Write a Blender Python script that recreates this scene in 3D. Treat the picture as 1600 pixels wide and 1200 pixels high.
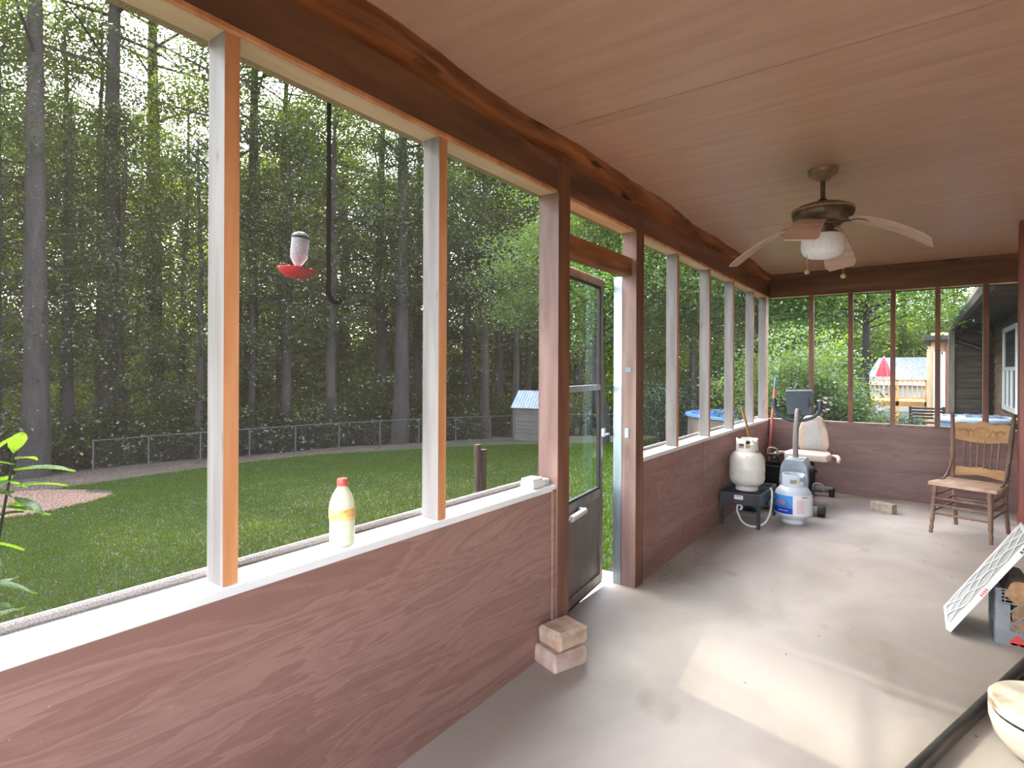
import bpy, bmesh, math, random
import numpy as np
from mathutils import Vector, Matrix
R = math.radians
random.seed(7); rng = np.random.default_rng(7)
for o in list(bpy.data.objects): bpy.data.objects.remove(o)
S = bpy.context.scene; C = S.collection

# ------------------------------------------------------------------ camera
EYE = Vector((1.4658, 0.0, 1.38))
YAW, ROLL = 0.6254, 0.0042
cr = Vector((math.cos(YAW), math.sin(YAW), 0)); cw = Vector((-math.sin(YAW), math.cos(YAW), 0)); cu = Vector((0, 0, 1))
r2 = cr*math.cos(ROLL)+cu*math.sin(ROLL); u2 = -cr*math.sin(ROLL)+cu*math.cos(ROLL)
cam = bpy.data.objects.new('camera', bpy.data.cameras.new('camera')); C.objects.link(cam)
cam.matrix_world = Matrix(((r2.x, u2.x, -cw.x, EYE.x), (r2.y, u2.y, -cw.y, EYE.y), (r2.z, u2.z, -cw.z, EYE.z), (0, 0, 0, 1)))
cam.data.sensor_width = 36; cam.data.lens = 877.4/1600*36
cam.data.shift_y = -(600-578.4)/1600; cam.data.clip_end = 500; cam.data.clip_start = .02
S.camera = cam
# ------------------------------------------------------------------ world, sun, exposure
SUN_EL, SUN_AZ = R(40), R(13)          # the sun stands over the woods, a little towards the far end
sdir = Vector((-math.cos(SUN_EL)*math.cos(SUN_AZ), math.cos(SUN_EL)*math.sin(SUN_AZ), math.sin(SUN_EL)))
W = bpy.data.worlds.new('sky'); S.world = W; W.use_nodes = True
nt = W.node_tree; bg = nt.nodes['Background']; sky = nt.nodes.new('ShaderNodeTexSky')
sky.sky_type = 'NISHITA'; sky.sun_disc = False; sky.sun_elevation = SUN_EL
sky.sun_rotation = math.atan2(sdir.x, sdir.y); sky.air_density = 1.0; sky.dust_density = 1.6; sky.ozone_density = 1.0
hz = nt.nodes.new('ShaderNodeHueSaturation'); hz.inputs['Saturation'].default_value = .38   # hazy, nearly white sky
nt.links.new(sky.outputs[0], hz.inputs['Color']); nt.links.new(hz.outputs[0], bg.inputs[0]); bg.inputs[1].default_value = 1.25
sl = bpy.data.lights.new('sun', 'SUN'); sl.energy = 12.0; sl.angle = R(1.5); sl.color = (1.0, .91, .78)
so = bpy.data.objects.new('sun', sl); C.objects.link(so); so.rotation_euler = (-sdir).to_track_quat('-Z', 'Y').to_euler(); so.location = (-20, 5, 30)
S.view_settings.view_transform = 'Standard'; S.view_settings.look = 'None'; S.view_settings.gamma = 1.0
S.view_settings.use_curve_mapping = False; S.view_settings.exposure = 2.02

# ------------------------------------------------------------------ helpers
def lin(c):
    f = lambda v: v/12.92 if v <= .04045 else ((v+.055)/1.055)**2.4
    return tuple(f(v/255) for v in c)+(1,)
class MB:
    def __init__(s): s.v = []; s.f = []; s.m = []; s.mi = 0
    def add(s, vs, fs):
        o = len(s.v); s.v += [tuple(v) for v in vs]; s.f += [tuple(i+o for i in f) for f in fs]; s.m += [s.mi]*len(fs); return s
    def box(s, x0, x1, y0, y1, z0, z1, M=None, side=None):
        vs = [Vector((x, y, z)) for z in (z0, z1) for y in (y0, y1) for x in (x0, x1)]
        if M: vs = [M @ v for v in vs]
        k = len(s.m)
        s.add(vs, [(0, 2, 3, 1), (4, 5, 7, 6), (0, 1, 5, 4), (2, 6, 7, 3), (0, 4, 6, 2), (1, 3, 7, 5)])
        if side:                       # faces: 0 bottom 1 top 2 -y 3 +y 4 -x 5 +x
            for a, b in side.items(): s.m[k+a] = b
        return s
    def cbox(s, c, d, M=None, b=0.0):
        x, y, z = c; a, e, g = d[0]/2, d[1]/2, d[2]/2
        if b <= 0: return s.box(x-a, x+a, y-e, y+e, z-g, z+g, M)
        # chamfered box: 24 verts
        vs = []; idx = {}
        for sx in (-1, 1):
            for sy in (-1, 1):
                for sz in (-1, 1):
                    for ax in range(3):
                        q = [sx*(a-b), sy*(e-b), sz*(g-b)]; q[ax] = (sx*a, sy*e, sz*g)[ax]
                        idx[(sx, sy, sz, ax)] = len(vs); vs.append(Vector((x+q[0], y+q[1], z+q[2])))
        I = idx; fs = []
        for ax in range(3):
            o1, o2 = [k for k in range(3) if k != ax]
            for sg in (-1, 1):
                f = []
                for (p, q) in ((-1, -1), (1, -1), (1, 1), (-1, 1)):
                    t = [0, 0, 0]; t[ax] = sg; t[o1] = p; t[o2] = q; f.append(I[tuple(t)+(ax,)])
                fs.append(f)
            for p in (-1, 1):
                for q in (-1, 1):
                    t0 = [0, 0, 0]; t1 = [0, 0, 0]; t0[o1] = t1[o1] = p; t0[o2] = t1[o2] = q; t0[ax] = -1; t1[ax] = 1
                    fs.append([I[tuple(t0)+(o1,)], I[tuple(t1)+(o1,)], I[tuple(t1)+(o2,)], I[tuple(t0)+(o2,)]])
        for sx in (-1, 1):
            for sy in (-1, 1):
                for sz in (-1, 1): fs.append([I[(sx, sy, sz, k)] for k in range(3)])
        if M: vs = [M @ v for v in vs]
        return s.add(vs, fs)
    def tube(s, pts, rad, n=10, cap=True, flat=None):
        pts = [Vector(p) for p in pts]; rad = rad if hasattr(rad, '__len__') else [rad]*len(pts)
        vs = []; fs = []; prev = None
        for i, p in enumerate(pts):
            t = (pts[min(i+1, len(pts)-1)]-pts[max(i-1, 0)]).normalized()
            if prev is None:
                u = t.cross(Vector((0, 0, 1)) if abs(t.z) < .9 else Vector((1, 0, 0))).normalized()
            else: u = (prev-t*prev.dot(t)).normalized()
            prev = u; w = t.cross(u)
            for k in range(n):
                a = 2*math.pi*k/n; vs.append(p+(u*math.cos(a)+w*math.sin(a)*(flat or 1))*rad[i])
        for i in range(len(pts)-1):
            for k in range(n): fs.append((i*n+k, i*n+(k+1) % n, (i+1)*n+(k+1) % n, (i+1)*n+k))
        if cap: fs.append(tuple(range(n-1, -1, -1))); fs.append(tuple((len(pts)-1)*n+k for k in range(n)))
        return s.add(vs, fs)
    def lathe(s, prof, c=(0, 0, 0), n=24, M=None, cap=True):
        vs = []; fs = []
        for (r, z) in prof:
            for k in range(n):
                a = 2*math.pi*k/n; v = Vector((c[0]+r*math.cos(a), c[1]+r*math.sin(a), c[2]+z)); vs.append(M @ v if M else v)
        for i in range(len(prof)-1):
            for k in range(n): fs.append((i*n+k, i*n+(k+1) % n, (i+1)*n+(k+1) % n, (i+1)*n+k))
        if cap:
            if prof[0][0] > 1e-4: fs.append(tuple(range(n-1, -1, -1)))
            if prof[-1][0] > 1e-4: fs.append(tuple((len(prof)-1)*n+k for k in range(n)))
        return s.add(vs, fs)
    def prism(s, poly, h0, h1, M=None):          # polygon in xy, extruded in z
        n = len(poly); vs = [Vector((x, y, h)) for h in (h0, h1) for (x, y) in poly]
        if M: vs = [M @ v for v in vs]
        return s.add(vs, [tuple(range(n-1, -1, -1)), tuple(range(n, 2*n))]+[(k, (k+1) % n, n+(k+1) % n, n+k) for k in range(n)])
    def build(s, name, mats, parent=None, smooth=False, angle=40, loc=None):
        me = bpy.data.meshes.new(name); me.from_pydata(s.v, [], s.f)
        mats = mats if isinstance(mats, (list, tuple)) else [mats]
        for m in mats: me.materials.append(m)
        if len(mats) > 1: me.polygons.foreach_set('material_index', s.m)
        me.validate(); me.update()
        bm = bmesh.new(); bm.from_mesh(me); bmesh.ops.recalc_face_normals(bm, faces=bm.faces); bm.to_mesh(me); bm.free()
        if smooth:
            me.polygons.foreach_set('use_smooth', [True]*len(me.polygons)); me.set_sharp_from_angle(angle=R(angle))
        o = bpy.data.objects.new(name, me); C.objects.link(o)
        if parent: o.parent = parent
        if loc: o.location = loc
        return o
def np_mesh(name, v, f, m):
    me = bpy.data.meshes.new(name); k = f.shape[1]
    me.vertices.add(len(v)); me.vertices.foreach_set('co', v.astype(np.float32).ravel())
    me.loops.add(f.size); me.loops.foreach_set('vertex_index', f.astype(np.int32).ravel())
    me.polygons.add(len(f)); me.polygons.foreach_set('loop_start', np.arange(0, f.size, k, dtype=np.int32))
    me.update(calc_edges=True); me.validate(); me.materials.append(m); return me
def tag(o, label=None, cat=None, group=None, kind=None):
    for k, v in (('label', label), ('category', cat), ('group', group), ('kind', kind)):
        if v: o[k] = v
    return o
def empty(name, loc=(0, 0, 0), rz=0):
    o = bpy.data.objects.new(name, None); C.objects.link(o); o.location = loc; o.rotation_euler = (0, 0, rz); o.empty_display_size = .1; return o
def structure(name, label, loc=(0, 0, 0), rz=0): return tag(empty(name, loc, rz), label, name.split('_')[0], kind='structure')
def link(name, me, parent=None, loc=None, rot=None, sc=None):
    o = bpy.data.objects.new(name, me); C.objects.link(o)
    if parent: o.parent = parent
    if loc: o.location = loc
    if rot: o.rotation_euler = rot
    if sc: o.scale = (sc, sc, sc)
    return o
def copy_tree(o, parent=None):
    c = o.copy(); C.objects.link(c); c.parent = parent
    for ch in o.children: copy_tree(ch, c)
    return c

# ------------------------------------------------------------------ materials
def mat(name, c1, c2=None, scale=(4, 4, 4), lo=.35, hi=.65, rough=.6, bump=0.0, metal=0.0, detail=6, dist=0.0, spec=.5, c3=None, fine=None, bscale=None, bands=None):
    m = bpy.data.materials.new(name); m.use_nodes = True; t = m.node_tree; b = t.nodes['Principled BSDF']
    b.inputs['Roughness'].default_value = rough; b.inputs['Metallic'].default_value = metal; b.inputs['Specular IOR Level'].default_value = spec
    if c2 is None: b.inputs['Base Color'].default_value = lin(c1); return m
    tc = t.nodes.new('ShaderNodeTexCoord'); mp = t.nodes.new('ShaderNodeMapping'); mp.inputs['Scale'].default_value = scale
    nz = t.nodes.new('ShaderNodeTexNoise'); nz.inputs['Scale'].default_value = 1; nz.inputs['Detail'].default_value = detail; nz.inputs['Distortion'].default_value = dist
    cr_ = t.nodes.new('ShaderNodeValToRGB'); e = cr_.color_ramp.elements
    e[0].position = lo; e[0].color = lin(c1); e[1].position = hi; e[1].color = lin(c2)
    if bands:
        for p_, c_ in bands: x = e.new(p_); x.color = lin(c_)
    if c3: x = e.new((lo+hi)/2); x.color = lin(c3)
    t.links.new(tc.outputs['Object'], mp.inputs[0]); t.links.new(mp.outputs[0], nz.inputs[0]); t.links.new(nz.outputs[0], cr_.inputs[0])
    out = cr_.outputs[0]
    if fine:                            # (scale, colour, threshold): flecks, knots and dirt with a shape of their own
        m2 = t.nodes.new('ShaderNodeMapping'); m2.inputs['Scale'].default_value = fine[0]; n2 = t.nodes.new('ShaderNodeTexNoise'); n2.inputs['Scale'].default_value = 1; n2.inputs['Detail'].default_value = 4
        r_ = t.nodes.new('ShaderNodeValToRGB'); r_.color_ramp.elements[0].position = fine[2]; r_.color_ramp.elements[1].position = min(1, fine[2]+.12)
        mx = t.nodes.new('ShaderNodeMix'); mx.data_type = 'RGBA'; mx.inputs[7].default_value = lin(fine[1])
        t.links.new(tc.outputs['Object'], m2.inputs[0]); t.links.new(m2.outputs[0], n2.inputs[0]); t.links.new(n2.outputs[0], r_.inputs[0])
        t.links.new(r_.outputs[0], mx.inputs[0]); t.links.new(out, mx.inputs[6]); out = mx.outputs[2]
    t.links.new(out, b.inputs['Base Color'])
    if bump:
        bp = t.nodes.new('ShaderNodeBump'); bp.inputs['Strength'].default_value = bump; bp.inputs['Distance'].default_value = .01
        src = nz.outputs[0]
        if bscale:
            m3 = t.nodes.new('ShaderNodeMapping'); m3.inputs['Scale'].default_value = bscale; n3 = t.nodes.new('ShaderNodeTexNoise'); n3.inputs['Scale'].default_value = 1; n3.inputs['Detail'].default_value = 6
            t.links.new(tc.outputs['Object'], m3.inputs[0]); t.links.new(m3.outputs[0], n3.inputs[0]); src = n3.outputs[0]
        t.links.new(src, bp.inputs['Height']); t.links.new(bp.outputs[0], b.inputs['Normal'])
    return m
def leaf_mat(name, c1, c2, tc_, trans=.45, gloss=.05):
    m = bpy.data.materials.new(name); m.use_nodes = True; t = m.node_tree; t.nodes.remove(t.nodes['Principled BSDF'])
    g = t.nodes.new('ShaderNodeNewGeometry'); rp = t.nodes.new('ShaderNodeValToRGB'); e = rp.color_ramp.elements
    e[0].color = lin(c1); e[1].color = lin(c2); t.links.new(g.outputs['Random Per Island'], rp.inputs[0])
    d = t.nodes.new('ShaderNodeBsdfDiffuse'); tr = t.nodes.new('ShaderNodeBsdfTranslucent'); tr.inputs[0].default_value = lin(tc_)
    gl = t.nodes.new('ShaderNodeBsdfGlossy'); gl.inputs['Roughness'].default_value = .35; gl.inputs[0].default_value = (.8, .85, .8, 1)
    mx = t.nodes.new('ShaderNodeMixShader'); mx.inputs[0].default_value = trans; m2 = t.nodes.new('ShaderNodeMixShader'); m2.inputs[0].default_value = gloss
    t.links.new(rp.outputs[0], d.inputs[0]); t.links.new(d.outputs[0], mx.inputs[1]); t.links.new(tr.outputs[0], mx.inputs[2])
    t.links.new(mx.outputs[0], m2.inputs[1]); t.links.new(gl.outputs[0], m2.inputs[2])
    t.links.new(m2.outputs[0], t.nodes['Material Output'].inputs[0]); return m
def screen_mat(name, cover, col):
    m = bpy.data.materials.new(name); m.use_nodes = True; t = m.node_tree; t.nodes.remove(t.nodes['Principled BSDF'])
    tr = t.nodes.new('ShaderNodeBsdfTransparent'); d = t.nodes.new('ShaderNodeBsdfDiffuse'); d.inputs[0].default_value = lin(col)
    tl = t.nodes.new('ShaderNodeBsdfTranslucent'); tl.inputs[0].default_value = lin(col); a = t.nodes.new('ShaderNodeMixShader'); a.inputs[0].default_value = .5
    tc = t.nodes.new('ShaderNodeTexCoord'); mp = t.nodes.new('ShaderNodeMapping'); mp.inputs['Scale'].default_value = (260, 260, 420)
    nz = t.nodes.new('ShaderNodeTexNoise'); nz.inputs['Scale'].default_value = 1; nz.inputs['Detail'].default_value = 2
    mr = t.nodes.new('ShaderNodeMapRange'); mr.inputs[1].default_value = .3; mr.inputs[2].default_value = .75; mr.inputs[3].default_value = cover*.55; mr.inputs[4].default_value = cover*1.5
    mx = t.nodes.new('ShaderNodeMixShader')
    t.links.new(tc.outputs['Object'], mp.inputs[0]); t.links.new(mp.outputs[0], nz.inputs[0]); t.links.new(nz.outputs[0], mr.inputs[0]); t.links.new(mr.outputs[0], mx.inputs[0])
    t.links.new(d.outputs[0], a.inputs[1]); t.links.new(tl.outputs[0], a.inputs[2]); t.links.new(tr.outputs[0], mx.inputs[1]); t.links.new(a.outputs[0], mx.inputs[2])
    t.links.new(mx.outputs[0], t.nodes['Material Output'].inputs[0]); return m
def glass_mat(name, tint, refl=.12):
    m = bpy.data.materials.new(name); m.use_nodes = True; t = m.node_tree; t.nodes.remove(t.nodes['Principled BSDF'])
    tr = t.nodes.new('ShaderNodeBsdfTransparent'); tr.inputs[0].default_value = tint; g = t.nodes.new('ShaderNodeBsdfGlossy'); g.inputs['Roughness'].default_value = .03
    mx = t.nodes.new('ShaderNodeMixShader'); mx.inputs[0].default_value = refl; t.links.new(tr.outputs[0], mx.inputs[1]); t.links.new(g.outputs[0], mx.inputs[2])
    t.links.new(mx.outputs[0], t.nodes['Material Output'].inputs[0]); return m
M = {}
M['stain'] = mat('stained_wood', (100, 66, 46), (140, 96, 68), (10, 1.2, 10), rough=.55, bump=.25, fine=((6, 2, 6), (66, 42, 30), .66))
M['stain_far'] = mat('stained_wood_cross', (100, 64, 40), (134, 92, 60), (1.2, 10, 10), rough=.55, bump=.25, fine=((2, 6, 6), (56, 34, 22), .66))
M['rough_stain'] = mat('rough_sawn_wood', (122, 72, 40), (184, 118, 70), (18, 2, 18), rough=.6, bump=.6, fine=((10, 3, 14), (60, 36, 24), .6))
M['post_stain'] = mat('stained_post_wood', (92, 55, 38), (136, 88, 62), (12, 12, 1.4), rough=.5, bump=.25, fine=((9, 9, 3), (60, 36, 28), .68))
M['post_pink'] = mat('faded_stain_wood', (108, 80, 71), (138, 108, 98), (12, 12, 1.6), rough=.55, bump=.15, fine=((6, 6, 2), (90, 62, 54), .66))
M['orange'] = mat('orange_stud_face', (196, 128, 80), (224, 160, 112), (16, 16, 1.5), rough=.5, bump=.15, fine=((14, 14, 3), (140, 82, 52), .66))
M['grey_wood'] = mat('weathered_stud_wood', (108, 101, 96), (136, 129, 125), (18, 18, 1.5), rough=.6, bump=.2, fine=((22, 22, 7), (84, 68, 58), .66))
M['cream'] = mat('cream_wood', (214, 180, 140), (236, 208, 170), (14, 1.2, 14), rough=.55, bump=.15, fine=((9, 3, 9), (176, 132, 92), .68))  # pale wood; light off the sill put into the cream of header undersides
M['sill'] = mat('pale_sill_wood', (222, 220, 218), (240, 238, 236), (8, 2, 8), rough=.5, bump=.1, fine=((30, 8, 30), (170, 160, 150), .74))  # near-white tone over the whole sill board
BD = lambda a, b, c: [(.385, a), (.40, b), (.445, a), (.455, c), (.485, b), (.495, a), (.525, c), (.535, b), (.575, c), (.59, a)]
M['ply'] = mat('brown_plywood', (134, 98, 88), (160, 124, 112), (1, .75, 6.5), lo=.33, hi=.66, rough=.5, bump=.05, dist=.55, detail=10, bands=BD((136, 100, 89), (146, 110, 98), (157, 121, 109)), fine=((60, 60, 60), (205, 190, 175), .72))
M['ply_far'] = mat('purple_brown_plywood', (112, 82, 78), (132, 100, 95), (.8, 1, 6.5), lo=.33, hi=.66, rough=.5, bump=.05, dist=.6, detail=10, bands=BD((113, 83, 79), (120, 90, 86), (128, 97, 92)), fine=((60, 60, 60), (200, 185, 175), .72))
M['ceil'] = mat('satin_plywood', (188, 146, 120), (208, 168, 142), (1.6, 14, 1), lo=.25, hi=.75, rough=.36, bump=.04, dist=.8, detail=8, fine=((3, 60, 3), (162, 122, 98), .69))
M['floor'] = mat('worn_concrete', (146, 135, 125), (170, 160, 151), (1.6, 1.1, 1), lo=.34, hi=.62, rough=.6, bump=.04, dist=.5, detail=8, fine=((2.4, 1.4, 2), (132, 121, 110), .62), bscale=(40, 40, 40))
M['grout'] = mat('dark_seam', (44, 30, 24))
M['screen'] = screen_mat('insect_screen', .30, (46, 41, 38))  # sunlit grey veil put into the mesh cover and colour
M['screen_far'] = screen_mat('insect_screen_clear', .10, (90, 88, 84))  # same mesh with little of the veil put in
M['lawn'] = mat('lawn_soil', (26, 36, 12), (36, 48, 16), (1.2, 1.2, 1.2), rough=.9, bump=.5, bscale=(30, 30, 30))
M['litter'] = mat('leaf_litter', (62, 48, 38), (104, 82, 66), (3, 3, 3), rough=.95, bump=.8, bscale=(14, 14, 14))
M['mulch'] = mat('pine_straw', (80, 58, 46), (118, 90, 74), (16, 30, 16), rough=.95, bump=.8)
M['bark'] = mat('tree_bark', (24, 21, 20), (42, 36, 33), (6, 6, 1.2), rough=.95, bump=.8)
M['leafA'] = leaf_mat('oak_leaf', (18, 24, 14), (34, 44, 22), (104, 124, 30), .42)
M['leafB'] = leaf_mat('beech_leaf', (24, 34, 16), (46, 60, 26), (136, 156, 36), .5)
M['leafC'] = leaf_mat('dark_leaf', (16, 22, 14), (30, 38, 22), (76, 94, 28), .35)
M['leafD'] = leaf_mat('maple_leaf', (26, 50, 22), (64, 92, 38), (112, 138, 40), .42)
M['leafE'] = leaf_mat('shrub_leaf', (26, 46, 32), (74, 98, 78), (74, 98, 40), .3)
M['leafF'] = leaf_mat('laurel_leaf', (34, 70, 36), (58, 96, 44), (150, 190, 40), .4)
M['grass'] = leaf_mat('grass_blade', (30, 46, 10), (50, 70, 16), (100, 122, 18), .3, .006)
M['black'] = mat('black_plastic', (22, 22, 24), rough=.45)
M['white_pl'] = mat('white_plastic', (226, 226, 222), rough=.4)
M['alu'] = mat('brushed_aluminium', (140, 150, 158), (168, 176, 182), (20, 20, 2), rough=.35, metal=.7)
M['bronze'] = mat('bronze_door_frame', (112, 104, 96), (140, 130, 120), (14, 14, 3), rough=.4, metal=.3)
M['kick'] = mat('door_kick_panel', (92, 84, 78), (112, 104, 96), (5, 5, 3), rough=.45, fine=((30, 30, 20), (150, 142, 134), .72))
M['glass'] = glass_mat('door_glass', (.9, .93, .9, 1), .06)
M['matte_black'] = mat('matte_black_iron', (10, 10, 10), rough=1.0, spec=0.0)
M['dark'] = mat('dark_rubber', (30, 28, 28), rough=.7)
exec_later = []

# ================================================================== GROUND
def g(x, y):
    s = math.hypot(max(0, -x-1), max(0, y-8)*(.2+.6*min(max((-x-1)/7, 0), 1))); return -.24-.1*min(s, 26)-.02*max(0, s-26)
def gv(x, y):
    s = np.hypot(np.maximum(0, -x-1), np.maximum(0, y-8)*(.2+.6*np.clip((-x-1)/7, 0, 1))); return -.24-.1*np.minimum(s, 26)-.02*np.maximum(0, s-26)
def at(lat, dep, z=0): return Vector((EYE.x+cr.x*lat+cw.x*dep, EYE.y+cr.y*lat+cw.y*dep, z))
def px_at(px, dep, z=None):
    p = at((px-800)/877.4*dep, dep); p.z = g(p.x, p.y) if z is None else z; return p
def zpx(py, dep, px=800): return EYE.z-(py-578.4-.0042*(px-800))/877.4*dep
def wx(px, y):
    lo = (px-800)/877.4; dxx, dyy = cw.x+cr.x*lo, cw.y+cr.y*lo; return EYE.x+dxx*(y/dyy)
xs = np.concatenate([np.arange(-110, -30, 4), np.arange(-30, 8, .75), np.arange(8, 60, 4)]); ys = np.concatenate([np.arange(-60, -12, 4), np.arange(-12, 40, .75), np.arange(40, 130, 4)])
X, Y = np.meshgrid(xs, ys, indexing='ij'); Zg = gv(X, Y)+.03*np.sin(X*.7)*np.cos(Y*.6)*np.clip((-X-1)/4, 0, 1)
V = np.stack([X, Y, Zg], -1).reshape(-1, 3); ny = len(ys)
I, J = np.meshgrid(np.arange(len(xs)-1), np.arange(ny-1), indexing='ij'); a = (I*ny+J).ravel()
F4 = np.stack([a, a+ny, a+ny+1, a+1], 1)
ground_me = np_mesh('ground', V, F4, M['lawn'])
# lawn ends in leaf litter where the woods begin
t = M['lawn'].node_tree; b = t.nodes['Principled BSDF']; lk = [l for l in t.links if l.to_socket == b.inputs['Base Color']][0]; src = lk.from_socket
geo = t.nodes.new('ShaderNodeTexCoord'); sp = t.nodes.new('ShaderNodeSeparateXYZ'); t.links.new(geo.outputs['Object'], sp.inputs[0])
dz = t.nodes.new('ShaderNodeMath'); dz.operation = 'MULTIPLY'; dz.inputs[1].default_value = -1; t.links.new(sp.outputs['Z'], dz.inputs[0])
nz = t.nodes.new('ShaderNodeTexNoise'); nz.inputs['Scale'].default_value = .5; t.links.new(geo.outputs['Object'], nz.inputs[0])
ad = t.nodes.new('ShaderNodeMath'); ad.operation = 'MULTIPLY_ADD'; ad.inputs[1].default_value = .35; t.links.new(nz.outputs[0], ad.inputs[0]); t.links.new(dz.outputs[0], ad.inputs[2])
mr = t.nodes.new('ShaderNodeMapRange'); mr.inputs[1].default_value = 2.08; mr.inputs[2].default_value = 2.16; t.links.new(ad.outputs[0], mr.inputs[0])
n2 = t.nodes.new('ShaderNodeTexNoise'); n2.inputs['Scale'].default_value = 3; n2.inputs['Detail'].default_value = 8; t.links.new(geo.outputs['Object'], n2.inputs[0])
rp = t.nodes.new('ShaderNodeValToRGB'); rp.color_ramp.elements[0].color = lin((36, 29, 24)); rp.color_ramp.elements[1].color = lin((80, 63, 50)); rp.color_ramp.elements[0].position = .3; rp.color_ramp.elements[1].position = .7
t.links.new(n2.outputs[0], rp.inputs[0]); mx = t.nodes.new('ShaderNodeMix'); mx.data_type = 'RGBA'
t.links.new(mr.outputs[0], mx.inputs[0]); t.links.new(src, mx.inputs[6]); t.links.new(rp.outputs[0], mx.inputs[7]); t.links.new(mx.outputs[2], b.inputs['Base Color'])
go = link('ground', ground_me); tag(go, 'sloping yard ground, lawn running down to leaf litter under the trees', 'ground', kind='structure')

# grass blades, denser near the porch
MX, MY = -15.2, 3.0; N = 420000
dep = 1.6+20*rng.random(N)**1.5; lat = (rng.random(N)*2.1-1.02)*dep
gx = EYE.x+cr.x*lat+cw.x*dep; gy = EYE.y+cr.y*lat+cw.y*dep
zz = gv(gx, gy)+.03*np.sin(gx*.7)*np.cos(gy*.6)*np.clip((-gx-1)/4, 0, 1)
keep = ((gx < -.55) | ((gy > 8.2) & (gx < 1.7))) & (zz > -1.9) & (((gx-MX)/3.5)**2+((gy-MY)/2.4)**2 > 1); gx, gy, zz, dep = gx[keep], gy[keep], zz[keep], dep[keep]; n = len(gx)
ang = rng.random(n)*6.283; hgt = .025+.035*rng.random(n); wd = .0022+.0008*dep
lx, ly = rng.normal(0, .03, n), rng.normal(0, .03, n)
A = np.stack([gx-np.cos(ang)*wd, gy-np.sin(ang)*wd, zz-.005], 1); B = np.stack([gx+np.cos(ang)*wd, gy+np.sin(ang)*wd, zz-.005], 1); T = np.stack([gx+lx, gy+ly, zz+hgt], 1)
gm = np_mesh('grass', np.stack([A, B, T], 1).reshape(-1, 3), np.arange(3*n).reshape(-1, 3), M['grass'])
tag(link('grass', gm), 'mown green grass of the lawn outside the screens', 'grass', kind='stuff')
# mulch bed
mb = MB(); pts = []
for k in range(28):
    a_ = 2*math.pi*k/28; rr = 1+.12*math.sin(3*a_)+.08*math.sin(7*a_+1); pts.append((MX+3.6*rr*math.cos(a_), MY+2.5*rr*math.sin(a_)))
vs = [Vector((MX, MY, g(MX, MY)+.12))]+[Vector((MX+(x-MX)*.7, MY+(y-MY)*.7, g(MX+(x-MX)*.7, y)+.10)) for x, y in pts]+[Vector((x, y, g(x, y)-.03)) for x, y in pts]
mb.add(vs, [(0, 1+k, 1+(k+1) % 28) for k in range(28)]+[(1+k, 29+k, 29+(k+1) % 28, 1+(k+1) % 28) for k in range(28)])
tag(mb.build('mulch_bed', M['mulch'], smooth=True), 'low bed of brown pine straw in the lawn', 'mulch', kind='stuff')

# ================================================================== PORCH SHELL
L = 7.34; XR = 3.2; Y0 = -1.7; ZS = .81; ZB = 2.264; ZC = 2.541
fl = MB().box(-.16, XR, Y0, L+.16, -.3, 0).build('floor', M['floor']); tag(fl, 'worn beige concrete porch floor with pale scuffs', 'floor', kind='structure')
ce = structure('ceiling', 'satin brown plywood porch ceiling with thin sheet joints')
seams = [Y0-.1, -.12, 2.32, 4.83, L+.1]
for y0, y1 in zip(seams[:-1], seams[1:]):
    MB().cbox(((-.09+XR)/2, (y0+y1)/2, ZC+.006), (XR+.09, y1-y0-.006, .012), b=.002).build('plywood_sheet', M['ceil'], ce)
MB().box(-.1, XR, Y0-.1, L+.1, ZC+.0125, ZC+.03).build('backing', M['grout'], ce)
rf = structure('roof_1', 'porch roof deck with dark overhanging edge')
MB().box(-.36, XR+.6, Y0-.4, L+.1, ZC+.09, ZC+.16).build('roof_deck', M['dark'], rf)
mb = MB()                                        # corrugated metal overhang at the far end
for k in range(60):
    x = -.36+k*.055; mb.tube([(x, L+.1, ZC+.02), (x, L+.5, ZC-.19)], .024, 6)
mb.build('corrugated_edge', mat('dark_corrugated_metal', (40, 38, 40), rough=.5, metal=.4), rf, True)
MB().box(-.38, XR+.6, L+.48, L+.52, ZC-.24, ZC-.16).build('eave_board', M['dark'], rf)
MB().box(-.38, -.36, Y0-.4, L+.52, ZC+.0, ZC+.17).build('edge_board', M['stain'], rf)

wl = structure('wall_left', 'screened left porch wall, wooden studs over a brown plywood knee wall')
# knee wall: plywood sheets with joints
for y0, y1 in ((Y0, 2.355), (3.47, 4.205), (4.217, 4.765), (4.777, 6.2), (6.21, L)):
    MB().box(-.012, .006, y0, y1, 0, ZS-.028).build('plywood_panel', M['ply'], wl)
MB().box(-.012, .014, 2.36, 2.392, 0, ZS-.02).build('trim_strip', M['ply'], wl)
for y0, y1 in ((Y0, 2.40), (3.46, L)):
    MB().box(-.128, -.013, y0, y1, 0, ZS-.031).build('knee_wall_core', M['grout'], wl)
    MB().cbox((-.064, (y0+y1)/2, ZS-.014), (.144, y1-y0, .028), b=.003).build('sill', M['sill'], wl)
    MB().cbox((-.125, (y0+y1)/2, ZS+.011), (.02, y1-y0, .022), b=.006).build('screen_bead', mat('sill_bead', (196, 184, 174), (214, 204, 196), (6, 2, 6)) if y0 < 0 else bpy.data.materials['sill_bead'], wl)
GW = [M['grey_wood'], M['orange']]
studs = [(-.72, .045), (.747, .041), (1.558, .044), (4.150, .045), (4.955, .045), (5.735, .045), (6.57, .045)]
for y, w in studs:
    MB().box(-.085, -.002, y, y+w, ZS, ZB, side={5: 1}).build('stud', GW, wl)
MB().box(-.085, .0, 7.20, 7.335, ZS, ZB, side={5: 1}).build('corner_stud', [M['grey_wood'], M['cream']], wl)
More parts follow.
